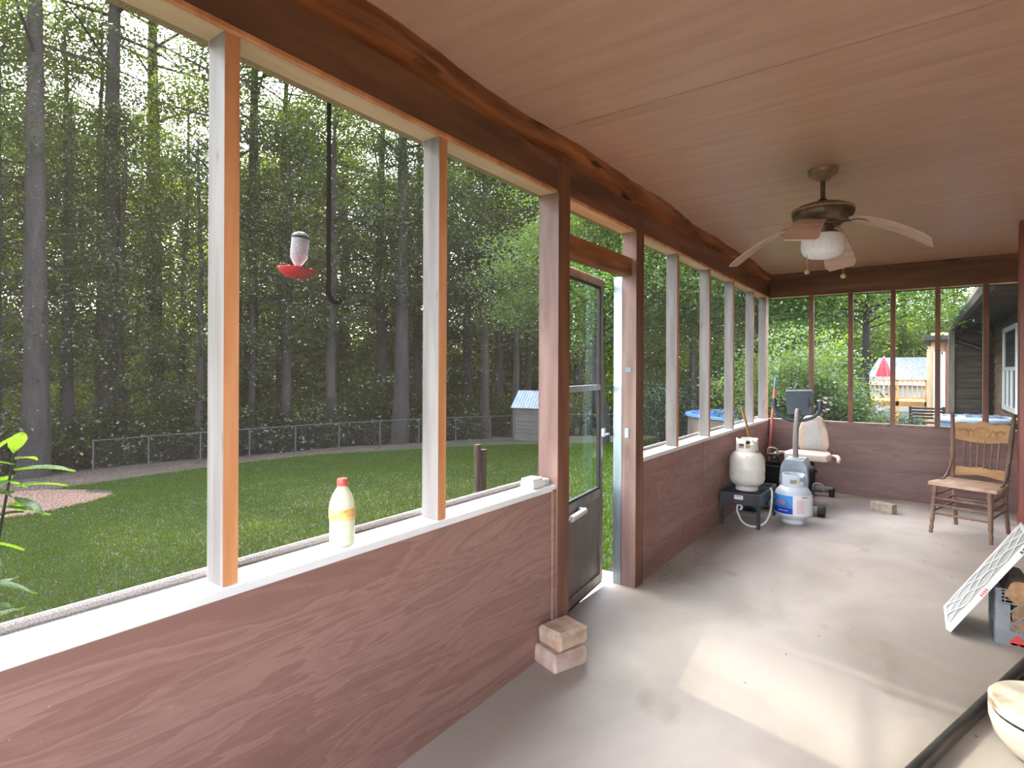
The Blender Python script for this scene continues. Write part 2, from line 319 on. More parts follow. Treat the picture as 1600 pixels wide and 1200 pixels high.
MB().box(-.095, .02, 2.393, 2.506, 0, 2.44, side={2: 1, 3: 1}).build('door_post', [M['post_stain'], M['post_pink']], wl)
MB().box(-.075, .02, 3.345, 3.466, 0, 2.44, side={2: 1}).build('door_post', [M['post_stain'], M['post_pink']], wl)
# beam: header boards between the door posts, upper board, rough trim under the ceiling
for y0, y1 in ((Y0, 2.392), (2.507, 3.344), (3.467, L)):
    MB().box(-.12, .012, y0, y1, ZB, 2.43, side={0: 1}).build('header_board', [M['stain'], M['cream']], wl)  # underside cream has light from below put into its colour
    MB().cbox((.006, (y0+y1)/2, ZB+.006), (.016, y1-y0-.002, .02), b=.004).build('header_edge', M['orange'], wl)
MB().box(-.12, -.006, Y0, L, 2.43, ZC+.0).build('top_plate', M['rough_stain'], wl)
mb = MB(); n = 90; vs = []; fs = []               # wavy live edge
for k in range(n+1):
    y = Y0+(L-Y0)*k/n; wv = .012*math.sin(y*2.3)+.008*math.sin(y*5.1+1)+random.uniform(-.004, .004); o_ = .045+wv*1.3; zb_ = ZC-.05+wv
    vs += [(-.006, y, ZC), (o_, y, ZC), (o_-.008, y, zb_+.006), (-.006, y, zb_)]
for k in range(n):
    for j in range(4): fs.append((k*4+j, k*4+(j+1) % 4, k*4+4+(j+1) % 4, k*4+4+j))
mb.add(vs, fs).build('rough_trim', M['rough_stain'], wl)
MB().box(-.09, -.012, 2.507, 3.344, 1.985, 2.095).build('door_header', M['rough_stain'], wl)
for y0, y1, z0, z1 in ((Y0, -.72, ZS, ZB), (-.675, .747, ZS, ZB), (.788, 1.558, ZS, ZB), (1.602, 2.393, ZS, ZB), (2.507, 3.344, 2.096, ZB), (3.467, 4.15, ZS, ZB), (4.195, 4.955, ZS, ZB), (5.0, 5.735, ZS, ZB), (5.78, 6.57, ZS, ZB), (6.615, 7.20, ZS, ZB)):
    MB().box(-.0895, -.0885, y0-.0, y1, z0, z1).build('insect_screen', M['screen'], wl)
# aluminium jamb of the storm door
MB().box(-.135, -.078, 3.345, 3.372, 0, 1.985).build('door_jamb', M['alu'], wl)
MB().box(-.135, -.098, 2.48, 2.512, 0, 1.985).build('door_jamb', M['bronze'], wl)
st = MB().cbox((-.04, 3.342, .98), (.03, .006, .06), b=.002); st.build('latch_strike', M['alu'], wl)
MB().cbox((-.03, 3.343, 1.385), (.035, .004, .03), b=.001).build('small_plate', mat('blue_grey_plate', (110, 124, 140)), wl)
MB().box(-.45, -.16, 2.52, 3.6, -.3, -.03).build('door_step', M['floor'], wl)

wf = structure('wall_far', 'far screened porch wall with five thin brown studs over plywood')
MB().box(.006, XR, L-.012, L+.004, 0, ZS-.02).build('plywood_panel', M['ply_far'], wf)
MB().box(.006, XR, L+.004, L+.1, 0, ZS-.026).build('knee_wall_core', M['stain'], wf)
MB().cbox((XR/2, L+.05, ZS-.013), (XR, .13, .026), b=.003).build('sill', M['post_pink'], wf)
for x in (.437, .831, 1.226, 1.614, 2.0, 2.4):
    MB().box(x, x+.045, L-.002, L+.085, ZS, ZB, side={4: 1, 5: 1}).build('stud', [M['post_stain'], M['post_pink']], wf)
MB().box(.013, XR, L-.015, L+.11, ZB, 2.41, side={0: 1}).build('header_board', [M['stain_far'], M['cream']], wf)
MB().box(.013, XR, L-.0, L+.11, 2.41, ZC).build('top_plate', M['stain_far'], wf)
MB().cbox((1.3, L-.02, ZC-.02), (XR-.05, .03, .038), b=.004).build('rough_trim', M['stain_far'], wf)
xe = [.0, .437, .831, 1.226, 1.614, 2.0, 2.4, XR]
for k in range(len(xe)-1):
    MB().box(xe[k]+(.045 if k else 0), xe[k+1], L+.088, L+.089, ZS, ZB).build('insect_screen', M['screen_far'], wf)

wr = structure('wall_right', 'house side of the porch clad in brown boards')
sid = mat('brown_siding', (96, 70, 54), (132, 100, 80), (3, 1.2, 14), rough=.7, bump=.4)
for k in range(13):
    z0 = .02+k*.194; MB().add([(XR, Y0, z0), (XR-.022, Y0, z0), (XR-.006, Y0, z0+.2), (XR, Y0, z0+.2), (XR, L, z0), (XR-.022, L, z0), (XR-.006, L, z0+.2), (XR, L, z0+.2)], [(0, 1, 2, 3), (4, 7, 6, 5), (0, 4, 5, 1), (1, 5, 6, 2), (2, 6, 7, 3), (3, 7, 4, 0)]).build('siding_board', sid, wr)
wb = structure('wall_back', 'near end of the porch, brown knee wall with open screens')
MB().box(0, XR, Y0-.1, Y0, 0, ZS).build('plywood_panel', M['ply_far'], wb)
MB().box(0, XR, Y0-.1, Y0, ZB, ZC).build('header_board', M['stain_far'], wb)
for x in (.85, 1.7): MB().box(x, x+.045, Y0-.09, Y0, ZS, ZB).build('stud', M['post_stain'], wb)
tag(MB().cbox((2.145, 5.825, ZC/2), (.09, .09, ZC-.004), b=.004).build('support_post', mat('red_brown_paint', (124, 62, 52), (142, 76, 62), (10, 10, 2), rough=.4)), 'red-brown square post at the right edge behind the wooden chair', 'post')

# ------------------------------------------------------------------ storm door
dr = structure('door_1', 'dark storm door with two glass panes standing slightly open', (-.115, 2.515, 0), R(6.5))
DW, DT = .80, .028
def dbox(n_, x0, x1, z0, z1, m_, t0=-DT/2, t1=DT/2, parent=None, b=.003):
    return MB().cbox(((t0+t1)/2, (x0+x1)/2, (z0+z1)/2), (t1-t0, x1-x0, z1-z0), b=b).build(n_, m_, parent or dr)
dbox('stile', 0, .05, .02, 1.97, M['bronze']); dbox('stile', DW-.045, DW, .02, 1.97, M['bronze'])
dbox('rail', .05, DW-.045, 1.92, 1.97, M['bronze']); dbox('rail', .05, DW-.045, .02, .075, M['bronze'])
dbox('rail', .05, DW-.045, .57, .62, M['bronze']); dbox('rail', .05, DW-.045, 1.255, 1.29, M['alu'])
dbox('kick_panel', .05, DW-.045, .075, .57, M['kick'], -.006, .004, b=.001)
dbox('glass_pane', .05, DW-.045, .62, 1.255, M['glass'], -.004, -.001, b=.0004); dbox('glass_pane', .05, DW-.045, 1.29, 1.92, M['glass'], .004, .007, b=.0004)
dbox('gasket', .05, .062, .62, 1.92, M['dark'], -.012, .012); dbox('gasket', DW-.057, DW-.045, .62, 1.92, M['dark'], -.012, .012)
dbox('gasket', .062, DW-.057, 1.908, 1.92, M['dark'], -.012, .012); dbox('gasket', .062, DW-.057, .62, .634, M['dark'], -.012, .012)
dbox('sweep', .0, DW, .004, .022, M['dark'], -.008, .008, b=.001)
cl = MB().tube([(.05, .20, .555), (.05, .40, .56)], .018, 12).build('door_closer', mat('white_closer', (206, 204, 200), rough=.35), dr, True)
MB().tube([(.05, .02, .55), (.05, .21, .555)], .006, 8).build('piston_rod', mat('copper_rod', (176, 128, 104), metal=.6, rough=.4), cl)
MB().cbox((.03, .38, .565), (.035, .03, .03), b=.003).build('closer_bracket', M['alu'], cl)
h = MB().cbox((.028, DW-.03, .98), (.028, .025, .055), b=.004).build('latch_handle', M['alu'], dr)
MB().cbox((.05, DW-.02, .97), (.02, .045, .012), b=.003).build('latch_lever', M['alu'], h)

# ================================================================== TREES AND SHRUBS
def leaf_mesh(name, centers, sig, per, size, m, seed, droop=.3):
    q = np.random.default_rng(seed); c = np.repeat(np.array(centers), per, 0); n = len(c)
    p = c+q.normal(0, 1, (n, 3))*np.array([sig, sig, sig*.6])
    d = q.normal(0, 1, (n, 3)); d[:, 2] = d[:, 2]*.5-droop; d /= np.linalg.norm(d, axis=1)[:, None]
    s_ = q.normal(0, 1, (n, 3)); s_[:, 2] *= .45; s_ -= d*(s_*d).sum(1)[:, None]; s_ /= np.linalg.norm(s_, axis=1)[:, None]
    l = size*(.65+.7*q.random(n))[:, None]
    v = np.stack([p, p+d*l*.45+s_*l*.28, p+d*l, p+d*l*.45-s_*l*.28], 1).reshape(-1, 3)
    return np_mesh(name, v, np.arange(4*n).reshape(-1, 4), m)
def tree_parts(seed, h, r, base, cr_, nb, per, size, m, sig=.5, low=0, pw=1.0):
    q = random.Random(seed); mb = MB(); pts = []; rad = []; wx, wy = 0, 0
    for k in range(9):
        u = k/8; pts.append((wx, wy, h*u*.96-.3)); rad.append(r*(1.25 if k == 0 else 1)*(1-.82*u)); wx += q.uniform(-.12, .12); wy += q.uniform(-.12, .12)
    mb.tube(pts, rad, 9); cs = []
    for i in range(nb):
        u = base+(1-base)*((i+q.random())/nb)**pw; z = h*u; a_ = i*2.4+q.uniform(-.5, .5); k = min(8, u*8); j = int(k); w = k-j
        p0 = Vector(pts[j]).lerp(Vector(pts[min(8, j+1)]), w); prof = math.sin(math.pi*min(1, .25+.75*(u-base)/(1-base)))**.6+.15
        ln = cr_*prof*q.uniform(.65, 1.1); up = q.uniform(.05, .55)
        dr_ = Vector((math.cos(a_), math.sin(a_), up)); p1 = p0+dr_*ln*.5+Vector((0, 0, q.uniform(-.1, .2))); p2 = p0+dr_*ln+Vector((0, 0, q.uniform(-.5, .1)))
        mb.tube([p0, p1, p2], [r*.28*(1-.6*u), r*.17*(1-.6*u), .012], 5, cap=False)
        for f in (.45, .65, .82, 1.0):
            c = p0.lerp(p1, f*2) if f < .5 else p1.lerp(p2, f*2-1)
            cs.append((c.x+q.gauss(0, .25), c.y+q.gauss(0, .25), c.z+q.gauss(0, .25)))
    for i in range(low):
        a_ = q.random()*6.28; d_ = q.uniform(.5, cr_); cs.append((d_*math.cos(a_), d_*math.sin(a_), q.uniform(.5, h*base)))
    tm = mb.build('trunk', M['bark'], smooth=True); me = tm.data; bpy.data.objects.remove(tm)
    return me, leaf_mesh('crown', cs, sig, per, size, m, seed)
def plant(name, parts, loc, rz, sc, label, cat, group=None, names=('trunk', 'crown')):
    o = empty(name, loc, rz); o.scale = (sc, sc, sc); tag(o, label, cat, group)
    link(names[0], parts[0], o); link(names[1], parts[1], o); return o
TV = [tree_parts(11, 22, .30, .14, 3.8, 46, 135, .14, M['leafA'], .55, 10), tree_parts(12, 23, .34, .28, 4.0, 42, 135, .14, M['leafA'], .6, 4),
      tree_parts(13, 19, .22, .10, 3.3, 44, 135, .135, M['leafB'], .5, 14), tree_parts(14, 23, .28, .40, 3.5, 38, 135, .14, M['leafC'], .55, 2),
      tree_parts(15, 16, .18, .08, 3.0, 42, 130, .13, M['leafB'], .5, 16), tree_parts(16, 23, .36, .45, 4.2, 36, 135, .145, M['leafC'], .6)]
TV += [tree_parts(51, 21, .24, .06, 4.0, 48, 130, .23, M['leafC'], .6, 16), tree_parts(52, 24, .28, .10, 4.2, 50, 130, .23, M['leafA'], .6, 12)]
def polar(azd, d): return (EYE.x-d*math.sin(R(azd)), EYE.y+d*math.cos(R(azd)))
FA, FB = at(-15.5, 20.8), at(11, 32.1)              # chain link fence line
def fence_r(azd):
    dx, dy = -math.sin(R(azd)), math.cos(R(azd)); ex, ey = FB.x-FA.x, FB.y-FA.y; det = dx*(-ey)+dy*ex
    t_ = ((FA.x-EYE.x)*(-ey)+(FA.y-EYE.y)*ex)/det; return t_ if 0 < t_ < 60 else 26
q = random.Random(3)
ORD = ['leftmost']+[w_+' from left' for w_ in 'second third fourth fifth sixth seventh eighth ninth tenth eleventh twelfth thirteenth fourteenth fifteenth sixteenth seventeenth eighteenth nineteenth twentieth'.split()]
BAYS = ((-1e9, 0, 'out of view past the left edge'), (0, 352, 'seen left of the first stud'), (352, 683, 'seen in the bird feeder bay'), (683, 866, 'seen in the bay by the door'), (866, 990, 'seen behind the storm door'), (990, 1e9, 'seen past the studs right of the door'))
def bay_of(x, y):
    d_ = (x-EYE.x)*cw.x+y*cw.y; l_ = (x-EYE.x)*cr.x+y*cr.y; px = 800+877.4*l_/d_ if d_ > 1 else -1e6
    return [b_[2] for b_ in BAYS if b_[0] <= px < b_[1]][0], px
def place_all(items, name, parts, what, cat, group, names):
    by = {}
    for it in items: by.setdefault((it[0], bay_of(it[2], it[3])[0]), []).append(it)
    for (row, bay), its in by.items():
        its.sort(key=lambda it: bay_of(it[2], it[3])[1])
        for n_, (rw, k, x, y, rz, sc) in enumerate(its):
            plant(name, parts[k], (x, y, g(x, y)-.05), rz, sc, (ORD[min(n_, 19)] if len(its) > 1 else 'single')+' of the '+row+' '+what+' '+bay, cat, group, names)
items = []
for row, (d0, d1, step, a0, a1) in enumerate(((1.5, 4.5, 4.6, 12, 150), (7, 11, 4.4, 8, 150), (15, 24, 4.2, 4, 86), (32, 44, 3.6, 2, 84))):  # near rows run on unseen behind the camera, added to block sky light
    az = a0+row
    while az < a1:
        d_ = min(max(fence_r(az), 23), 36)+q.uniform(d0, d1); x, y = polar(az+q.uniform(-1.4, 1.4), d_)
        k = q.choice(((0, 1, 1, 3, 5, 2), (0, 1, 2, 3, 4, 5), (6, 1, 2, 4, 0), (6, 7))[row]); sc = (q.uniform(.55, .85) if row == 0 else q.uniform(.85, 1.08))*(1, 1.1, 1.15, 1.2)[row]
        if not (x > -16.5 and 17 < y < 25): items.append((('front', 'middle', 'back', 'farthest')[row], k, x, y, q.random()*6.28, sc))
        az += step*q.uniform(.8, 1.2)
place_all(items, 'forest_tree', TV, 'woodland trees', 'tree', 'trees in the woods beyond the fence', ('trunk', 'crown'))
HT = [tree_parts(17, 30, .40, .42, 4.0, 46, 52, .18, M['leafC'], .45, 0, .5), tree_parts(18, 32, .44, .45, 4.4, 46, 52, .18, M['leafA'], .45, 0, .5)]  # crowns above the view, shaped dense at the top to shade the porch
for k, (x, y, sc) in enumerate(sorted(((-24.5, .5, .98), (-25, 6.5, 1.0), (-23, 12.5, .95), (-19.5, 19.5, .92), (-25, -5, 1.0), (-16.5, 29, .9), (-27, 9.5, 1.06), (-28, 3.5, 1.08), (-27, 16, 1.05), (-31, 13, 1.1), (-32, 6.5, 1.1)), key=lambda v: v[1])):
    plant('forest_tree', HT[k % 2], (x, y, g(x, y)-.05), k*1.9, sc, ORD[k]+' of the big thick-trunked trees at the front edge of the woods, crowns shaped to shade the porch', 'tree', 'thick-trunked shade trees at the edge of the woods')
# understory
def shrub_parts(seed, h, w, ns, per, size, m, sig=.22):
    q = random.Random(seed); mb = MB(); cs = []
    for i in range(ns):
        a_ = q.random()*6.28; d_ = w*math.sqrt(q.random()); top = Vector((d_*math.cos(a_), d_*math.sin(a_), h*q.uniform(.55, 1)*(1-.35*(d_/w)**2)))
        b_ = Vector((top.x*.25, top.y*.25, -.1)); mid = b_.lerp(top, .5)+Vector((q.gauss(0, .06), q.gauss(0, .06), 0))
        mb.tube([b_, mid, top], [.022, .014, .005], 5, cap=False)
        for f in (.35, .55, .75, .92, 1.02):
            c = b_.lerp(top, f); cs.append((c.x+q.gauss(0, w*.15), c.y+q.gauss(0, w*.15), max(.1, c.z+q.gauss(0, .12))))
    tm = mb.build('stems', M['bark']); me = tm.data; bpy.data.objects.remove(tm)
    return me, leaf_mesh('foliage', cs, sig, per, size, m, seed, .1)
SV = [shrub_parts(21, 1.6, 1.3, 22, 42, .13, M['leafC'], .3), shrub_parts(22, 2.4, 1.5, 26, 42, .14, M['leafA'], .35), shrub_parts(23, 3.4, 1.7, 30, 42, .14, M['leafB'], .4)]
items = []
for k in range(46):
    az = -9+k*2.05; d_ = 66+q.uniform(-3, 3); x, y = polar(az, d_); items.append(('farthest', 2, x, y, q.random()*6.28, q.uniform(2.6, 3.4)))
for k in range(60):
    az = 6+k*1.45+q.uniform(-.6, .6); rw = k % 3; d_ = min(max(fence_r(az), 24), 36)+(3.2, 6.5, 18)[rw]*q.uniform(.9, 1.25); x, y = polar(az, d_)
    if x > -16.5 and 17 < y < 25.5: continue
    items.append((('front', 'middle', 'back')[rw], q.choice(((0, 1, 0), (1, 2), (2, 2))[rw]), x, y, q.random()*6.28, q.uniform(.8, 1.25)*(1, 1, 1.5)[rw]))
place_all(items, 'understory_shrub', SV, 'undergrowth shrubs', 'shrub', 'undergrowth shrubs in the woods', ('stems', 'foliage'))

# ------------------------------------------------------------------ chain link fence
fe = tag(empty('chain_link_fence', (FA.x, FA.y, 0)), 'grey chain-link fence along the edge of the woods', 'fence')
fm = mat('galvanised_steel', (52, 53, 54), rough=.8, metal=.2); flen = (FB-FA).length; fd = (FB-FA)/flen; nf = int(flen/1.75)
for k in range(nf+1):
    p_ = fd*(k*1.75); z = g(FA.x+p_.x, FA.y+p_.y)
    MB().tube([(p_.x, p_.y, z-.2), (p_.x, p_.y, z+1.2)], .03, 8).build('fence_post', fm, fe, True)
mb = MB(); mw = MB()
for k in range(nf):
    a_, b_ = fd*(k*1.75), fd*((k+1)*1.75); za, zb_ = g(FA.x+a_.x, FA.y+a_.y), g(FA.x+b_.x, FA.y+b_.y)
    MB().tube([(a_.x, a_.y, za+1.17), (b_.x, b_.y, zb_+1.17)], .021, 6).build('top_rail', fm, fe)
    for j in range(-11, 18):
        for sg in (1, -1):
            u0, u1 = j*.1, j*.1+1.1
            if sg < 0: u0, u1 = u1, u0
            za_, zb2 = 0.05, 1.15
            def cl_(u): return min(max(u, 0), 1.75)
            v0, v1 = cl_(u0), cl_(u1)
            if v0 == v1: continue
            w0 = za_+(zb2-za_)*(v0-u0)/(u1-u0); w1 = za_+(zb2-za_)*(v1-u0)/(u1-u0)
            P0 = a_.lerp(b_, v0/1.75); P1 = a_.lerp(b_, v1/1.75)
            mw.tube([(P0.x, P0.y, za+(zb_-za)*v0/1.75+w0), (P1.x, P1.y, za+(zb_-za)*v1/1.75+w1)], .0016, 3, cap=False)
tag(mw.build('wire_mesh', fm, fe), kind='stuff')

# ------------------------------------------------------------------ garden shed
sp_ = px_at(846, 26.2); sh = empty('garden_shed', sp_, YAW-R(24)); tag(sh, 'small grey garden shed with corrugated metal roof at the woods edge', 'shed')
sw = mat('shed_siding', (58, 56, 53), (76, 73, 69), (2, 2, 9), rough=.7); sr = mat('galvanised_roof', (120, 134, 152), (142, 154, 170), (3, 3, 3), rough=.45, metal=.3)
hw, hd, hh = 1.05, .75, 1.62
for k in range(9):
    z0 = k*.18
    MB().cbox((0, -hd, z0+.09), (2*hw-.1, .03, .172), b=.006).build('siding_board', sw, sh)
    MB().cbox((-hw, 0, z0+.09), (.03, 2*hd-.1, .172), b=.006).build('siding_board', sw, sh)
MB().box(-hw+.02, hw-.02, -hd+.02, hd-.02, -.2, hh).build('shed_core', sw, sh)
MB().prism([(-hd, hh), (hd, hh), (0, hh+.62)], -hw-.01, hw+.01, Matrix(((0, 0, 1, 0), (1, 0, 0, 0), (0, 1, 0, 0), (0, 0, 0, 1)))).build('gable', sw, sh)
dk = mat('dark_green_trim', (44, 50, 46))
for x in (-hw, hw): MB().box(x-.05, x+.05, -hd-.03, -hd+.05, -.1, hh).build('corner_trim', dk, sh)
for sg in (-1, 1):
    mb = MB(); n = 34; vs = []; fs = []
    for k in range(n+1):
        x = -hw-.12+(2*hw+.24)*k/n; dz_ = .022*(k % 2)
        vs += [(x, sg*(hd+.14), hh-.10+dz_), (x, 0, hh+.66+dz_), (x, 0, hh+.64+dz_), (x, sg*(hd+.14), hh-.12+dz_)]
    for k in range(n):
        for j in range(4): fs.append((k*4+j, k*4+(j+1) % 4, k*4+4+(j+1) % 4, k*4+4+j))
    mb.add(vs, fs).build('roof_sheet', sr, sh)

# ------------------------------------------------------------------ above-ground pool
pp = (-1.35, 13.7); zg = g(*pp); po = empty('swimming_pool', (pp[0], pp[1], zg)); tag(po, 'round above-ground pool with blue liner beyond the left studs', 'pool')
ph = .40-zg
MB().lathe([(1.66, -.1), (1.66, ph-.04)], n=36, cap=False).build('pool_wall', mat('pool_wall_brown', (86, 76, 68), (112, 100, 88), (3, 3, 2)), po, True)
MB().lathe([(1.60, ph-.05), (1.60, ph), (1.72, ph), (1.72, ph-.05), (1.60, ph-.05)], n=36, cap=False).build('pool_rim', mat('pool_rim_blue', (92, 128, 190), rough=.4), po, True)
MB().lathe([(1.64, ph-.04), (1.60, ph-.12), (0.0, ph-.12)], n=36).build('pool_liner', mat('pool_liner_blue', (40, 96, 190), (90, 150, 220), (2, 2, 2), rough=.12), po, True)
# ------------------------------------------------------------------ main house beyond the porch
ho = empty('house_wall', (0, 0, 0)); tag(ho, 'dark wooden house side with window and eave beyond the far screen', 'house')
hs = mat('weathered_siding', (84, 62, 48), (124, 98, 80), (4, 1.2, 14), rough=.75, bump=.4); hs2 = mat('dark_boards', (58, 50, 44), (92, 80, 70), (1.5, 4, 14), rough=.8, bump=.4)
HX, HJ = 3.2, 20.4
for k in range(12):
    z0 = -.7+k*.29; MB().add([(HX, 7.9, z0), (HX-.04, 7.9, z0), (HX-.012, 7.9, z0+.295), (HX, 7.9, z0+.295), (HX, HJ, z0), (HX-.04, HJ, z0), (HX-.012, HJ, z0+.295), (HX, HJ, z0+.295)], [(0, 1, 2, 3), (4, 7, 6, 5), (0, 4, 5, 1), (1, 5, 6, 2), (2, 6, 7, 3), (3, 7, 4, 0)]).build('siding_board', hs, ho)
MB().box(HX, 7, 7.9, HJ+.2, -1.2, 2.9).build('house_core', hs, ho)
for k in range(13):
    z0 = -1.1+k*.29; MB().box(2.29, HX-.045, HJ, HJ+.06+.015*(k % 2), z0, z0+.27).build('return_board', hs2, ho)
MB().box(2.29, 7, HJ+.08, HJ+2, -1.4, 2.7).build('return_core', hs2, ho)
MB().box(2.18, 2.32, HJ-.12, HJ+.03, -1.4, 2.6).build('corner_board', mat('grey_board', (120, 112, 104), (140, 130, 120), (6, 6, 2)), ho)
wn = MB().box(HX-.075, HX-.002, 15.7, 18.0, .50, .60).build('window', M['white_pl'], ho)
for (y0, y1, z0, z1) in ((15.7, 18.0, 2.32, 2.42), (15.7, 15.8, .6, 2.32), (17.9, 18.0, .6, 2.32), (15.8, 17.9, 1.42, 1.5), (17.2, 17.25, .6, 1.42), (16.5, 16.55, .6, 1.42)):
    MB().box(HX-.07, HX-.01, y0, y1, z0, z1).build('window_bar', M['white_pl'], wn)
wg = mat('dark_window_glass', (58, 66, 72), rough=.08)
for (y0, y1, z0, z1) in ((15.8, 17.9, 1.5, 2.32), (15.8, 16.5, .6, 1.42), (16.55, 17.2, .6, 1.42), (17.25, 17.9, .6, 1.42)):
    MB().box(HX-.045, HX-.042, y0, y1, z0, z1).build('window_pane', wg, wn)
for k in range(6): MB().box(2.34+k*.15, 2.475+k*.15, 8.0, 20.9, 2.60+k*.012, 2.62+k*.012).build('soffit_board', hs2, ho)
MB().add([(2.26, 8.0, 2.76), (7, 8.0, 4.4), (7, 21, 4.4), (2.26, 21, 2.76), (2.26, 8.0, 2.68), (7, 8.0, 4.3), (7, 21, 4.3), (2.26, 21, 2.68)], [(0, 1, 2, 3), (7, 6, 5, 4), (0, 4, 5, 1), (3, 2, 6, 7), (0, 3, 7, 4)]).build('roof', M['dark'], ho)
gtm = mat('dark_gutter', (70, 68, 66), (92, 90, 86), (4, 4, 4), rough=.4, metal=.3)
mb = MB(); prof = [(2.34, 2.72), (2.22, 2.74), (2.20, 2.64), (2.25, 2.56), (2.34, 2.56)]
mb.add([(x, y, z) for y in (8.1, 20.8) for x, z in prof], [(0, 1, 2, 3, 4), (9, 8, 7, 6, 5)]+[(k, (k+1) % 5, 5+(k+1) % 5, 5+k) for k in range(5)]).build('gutter', gtm, ho)
MB().tube([(2.30, 20.6, 2.58), (2.32, 20.5, 2.38), (2.42, 20.36, 2.24), (2.92, 20.28, 2.03), (3.02, 20.26, 1.88), (3.03, 20.26, -1.0)], .07, 10).build('downspout', mat('brown_downspout', (48, 42, 46), rough=.35), ho, True)
# hot tub
hty = 15.2; htx = wx(1524, hty); ht = empty('hot_tub', (htx, hty, g(htx, hty))); tag(ht, 'round blue-grey hot tub beside the dark house wall', 'hot tub')
zt = .45-g(htx, hty); tubm = mat('blue_grey_shell', (92, 112, 140), (120, 138, 160), (3, 3, 3), rough=.4)
MB().lathe([(.64, 0), (.66, zt-.1)], n=32).build('tub_wall', tubm, ht, True)
MB().lathe([(.68, zt-.1), (.71, zt-.06), (.71, zt-.02), (.68, zt), (.56, zt), (.54, zt-.05)], n=32, cap=False).build('tub_rim', mat('pale_blue_rim', (170, 190, 206), (196, 210, 222), (3, 3, 3), rough=.3), ht, True)
MB().lathe([(.55, zt-.03), (.50, zt+.0), (0, zt+.03)], n=32).build('tub_cover', mat('blue_cover', (96, 116, 140), (150, 168, 186), (5, 5, 5), rough=.3), ht, True)
for k in range(4): MB().cbox((-.36+k*.24, 0, zt+.022), (.1, .74-.12*abs(k-1.5), .03), b=.01).build('cover_slat', tubm, ht)

# sunlit wing with deck, neighbour roof, umbrella, bench
wg_ = empty('house_wing', (0, 0, 0)); tag(wg_, 'sunlit tan house wing with pale corner board behind the hot tub', 'house')
tan = mat('tan_wing_wall', (158, 126, 94), (184, 152, 120), (2, 2, 8), rough=.7); palew = mat('pale_corner_wood', (190, 158, 122), (206, 178, 146), (6, 6, 2), rough=.6)
YW = 25.0; x0, x1 = wx(1448, YW), wx(1503, YW)
for k in range(13): MB().box(x0+.12, x1+3, YW, YW+.05+.006*(k % 2), -1.5+k*.33, -1.5+k*.33+.315).build('siding_board', tan, wg_)
MB().box(x0+.1, x1+3, YW+.08, YW+3, -2, 2.5).build('wing_core', tan, wg_)
MB().box(x0, x0+.22, YW-.03, YW+.1, -2, 2.3).build('corner_board', palew, wg_)
wx0, wx1 = wx(1461, YW), wx(1474, YW)
f_ = MB().box(wx0-.05, wx1+.05, YW-.06, YW-.001, -.2, -.1).build('window', M['white_pl'], wg_)
for (a_, b_, c_, d_) in ((wx0-.05, wx0, -.1, 2.0), (wx1, wx1+.05, -.1, 2.0), (wx0-.05, wx1+.05, 2.0, 2.1)): MB().box(a_, b_, YW-.06, YW-.001, c_, d_).build('window_frame', M['white_pl'], f_)
MB().box(wx0, wx1, YW-.03, YW-.02, -.1, 2.0).build('window_pane', mat('bright_pane', (206, 214, 228), rough=.1), f_)
MB().box(wx(1477, YW), wx(1481, YW), YW-.05, YW-.001, -2, 2.4).build('trim_board', M['post_stain'], wg_)
MB().box(x0-.1, x1+3.2, YW-.5, YW+3, 2.5, 2.65).build('wing_roof', M['dark'], wg_)
YD = 28.0; dk_ = empty('deck', (wx(1395, YD), YD, 0)); tag(dk_, 'raised wooden deck with railing in front of the grey roof', 'deck')
dwood = mat('deck_wood', (186, 140, 84), (214, 172, 116), (6, 6, 6), rough=.7); xa, xb = wx(1352, YD)-dk_.location.x, wx(1450, YD)-dk_.location.x
zt_, zb_ = zpx(594, 23.1, 1400), zpx(626, 23.1, 1400)
MB().box(xa, xb, 0, .14, zt_-.04, zt_+.03).build('top_rail', dwood, dk_); MB().box(xa, xb, .02, .1, zb_+.08, zb_+.14).build('bottom_rail', dwood, dk_)
MB().box(xa, xb, 0, 2.5, zb_-.22, zb_-.02).build('deck_floor', mat('deck_rim', (150, 112, 50), (172, 132, 66), (6, 6, 6)), dk_)
k = xa
while k < xb: MB().box(k, k+.045, .03, .075, zb_+.1, zt_-.02).build('baluster', palew, dk_); k += .16
for k in (xa, (xa+xb)/2, xb-.1): MB().box(k, k+.1, 0, .1, -2.6, zt_).build('deck_post', dwood, dk_)
YN = 38.0; nh = empty('neighbour_house', (wx(1405, YN), YN, 0)); tag(nh, 'neighbouring house with a blue-grey shingle roof beyond the deck', 'house')
dn = 31.3; z1_, z0_ = zpx(557, dn, 1400), zpx(597, dn, 1400); xa, xb = wx(1350, YN)-nh.location.x, wx(1470, YN)-nh.location.x
MB().add([(xa, -.3, z0_), (xb, -.3, z0_), (xb, 2.5, z1_), (xa+.6, 2.5, z1_), (xa, -.3, z0_-.1), (xb, -.3, z0_-.1), (xb, 5.3, z0_-.1), (xa, 5.3, z0_-.1)], [(0, 1, 2, 3), (0, 4, 5, 1), (4, 7, 6, 5), (1, 5, 6, 2), (0, 3, 7, 4), (3, 2, 6, 7)]).build('roof', mat('grey_shingles', (62, 67, 80), (86, 92, 106), (9, 4, 9), rough=.8, bump=.4), nh)
MB().box(xa+.3, xb-.2, 0, 5, -2.6, z0_-.08).build('wall', mat('white_wall', (110, 106, 102), (128, 124, 118), (2, 2, 2)), nh)
MB().box(xa, xb, -.36, -.3, z0_-.16, z0_+.02).build('fascia', M['white_pl'], nh)
um = px_at(1381, 25.0, 0); uz = zpx(559, 25.0, 1381); um_ = empty('patio_umbrella', (um.x, um.y, zb_-.018)); tag(um_, 'closed red patio umbrella standing on the deck', 'umbrella')
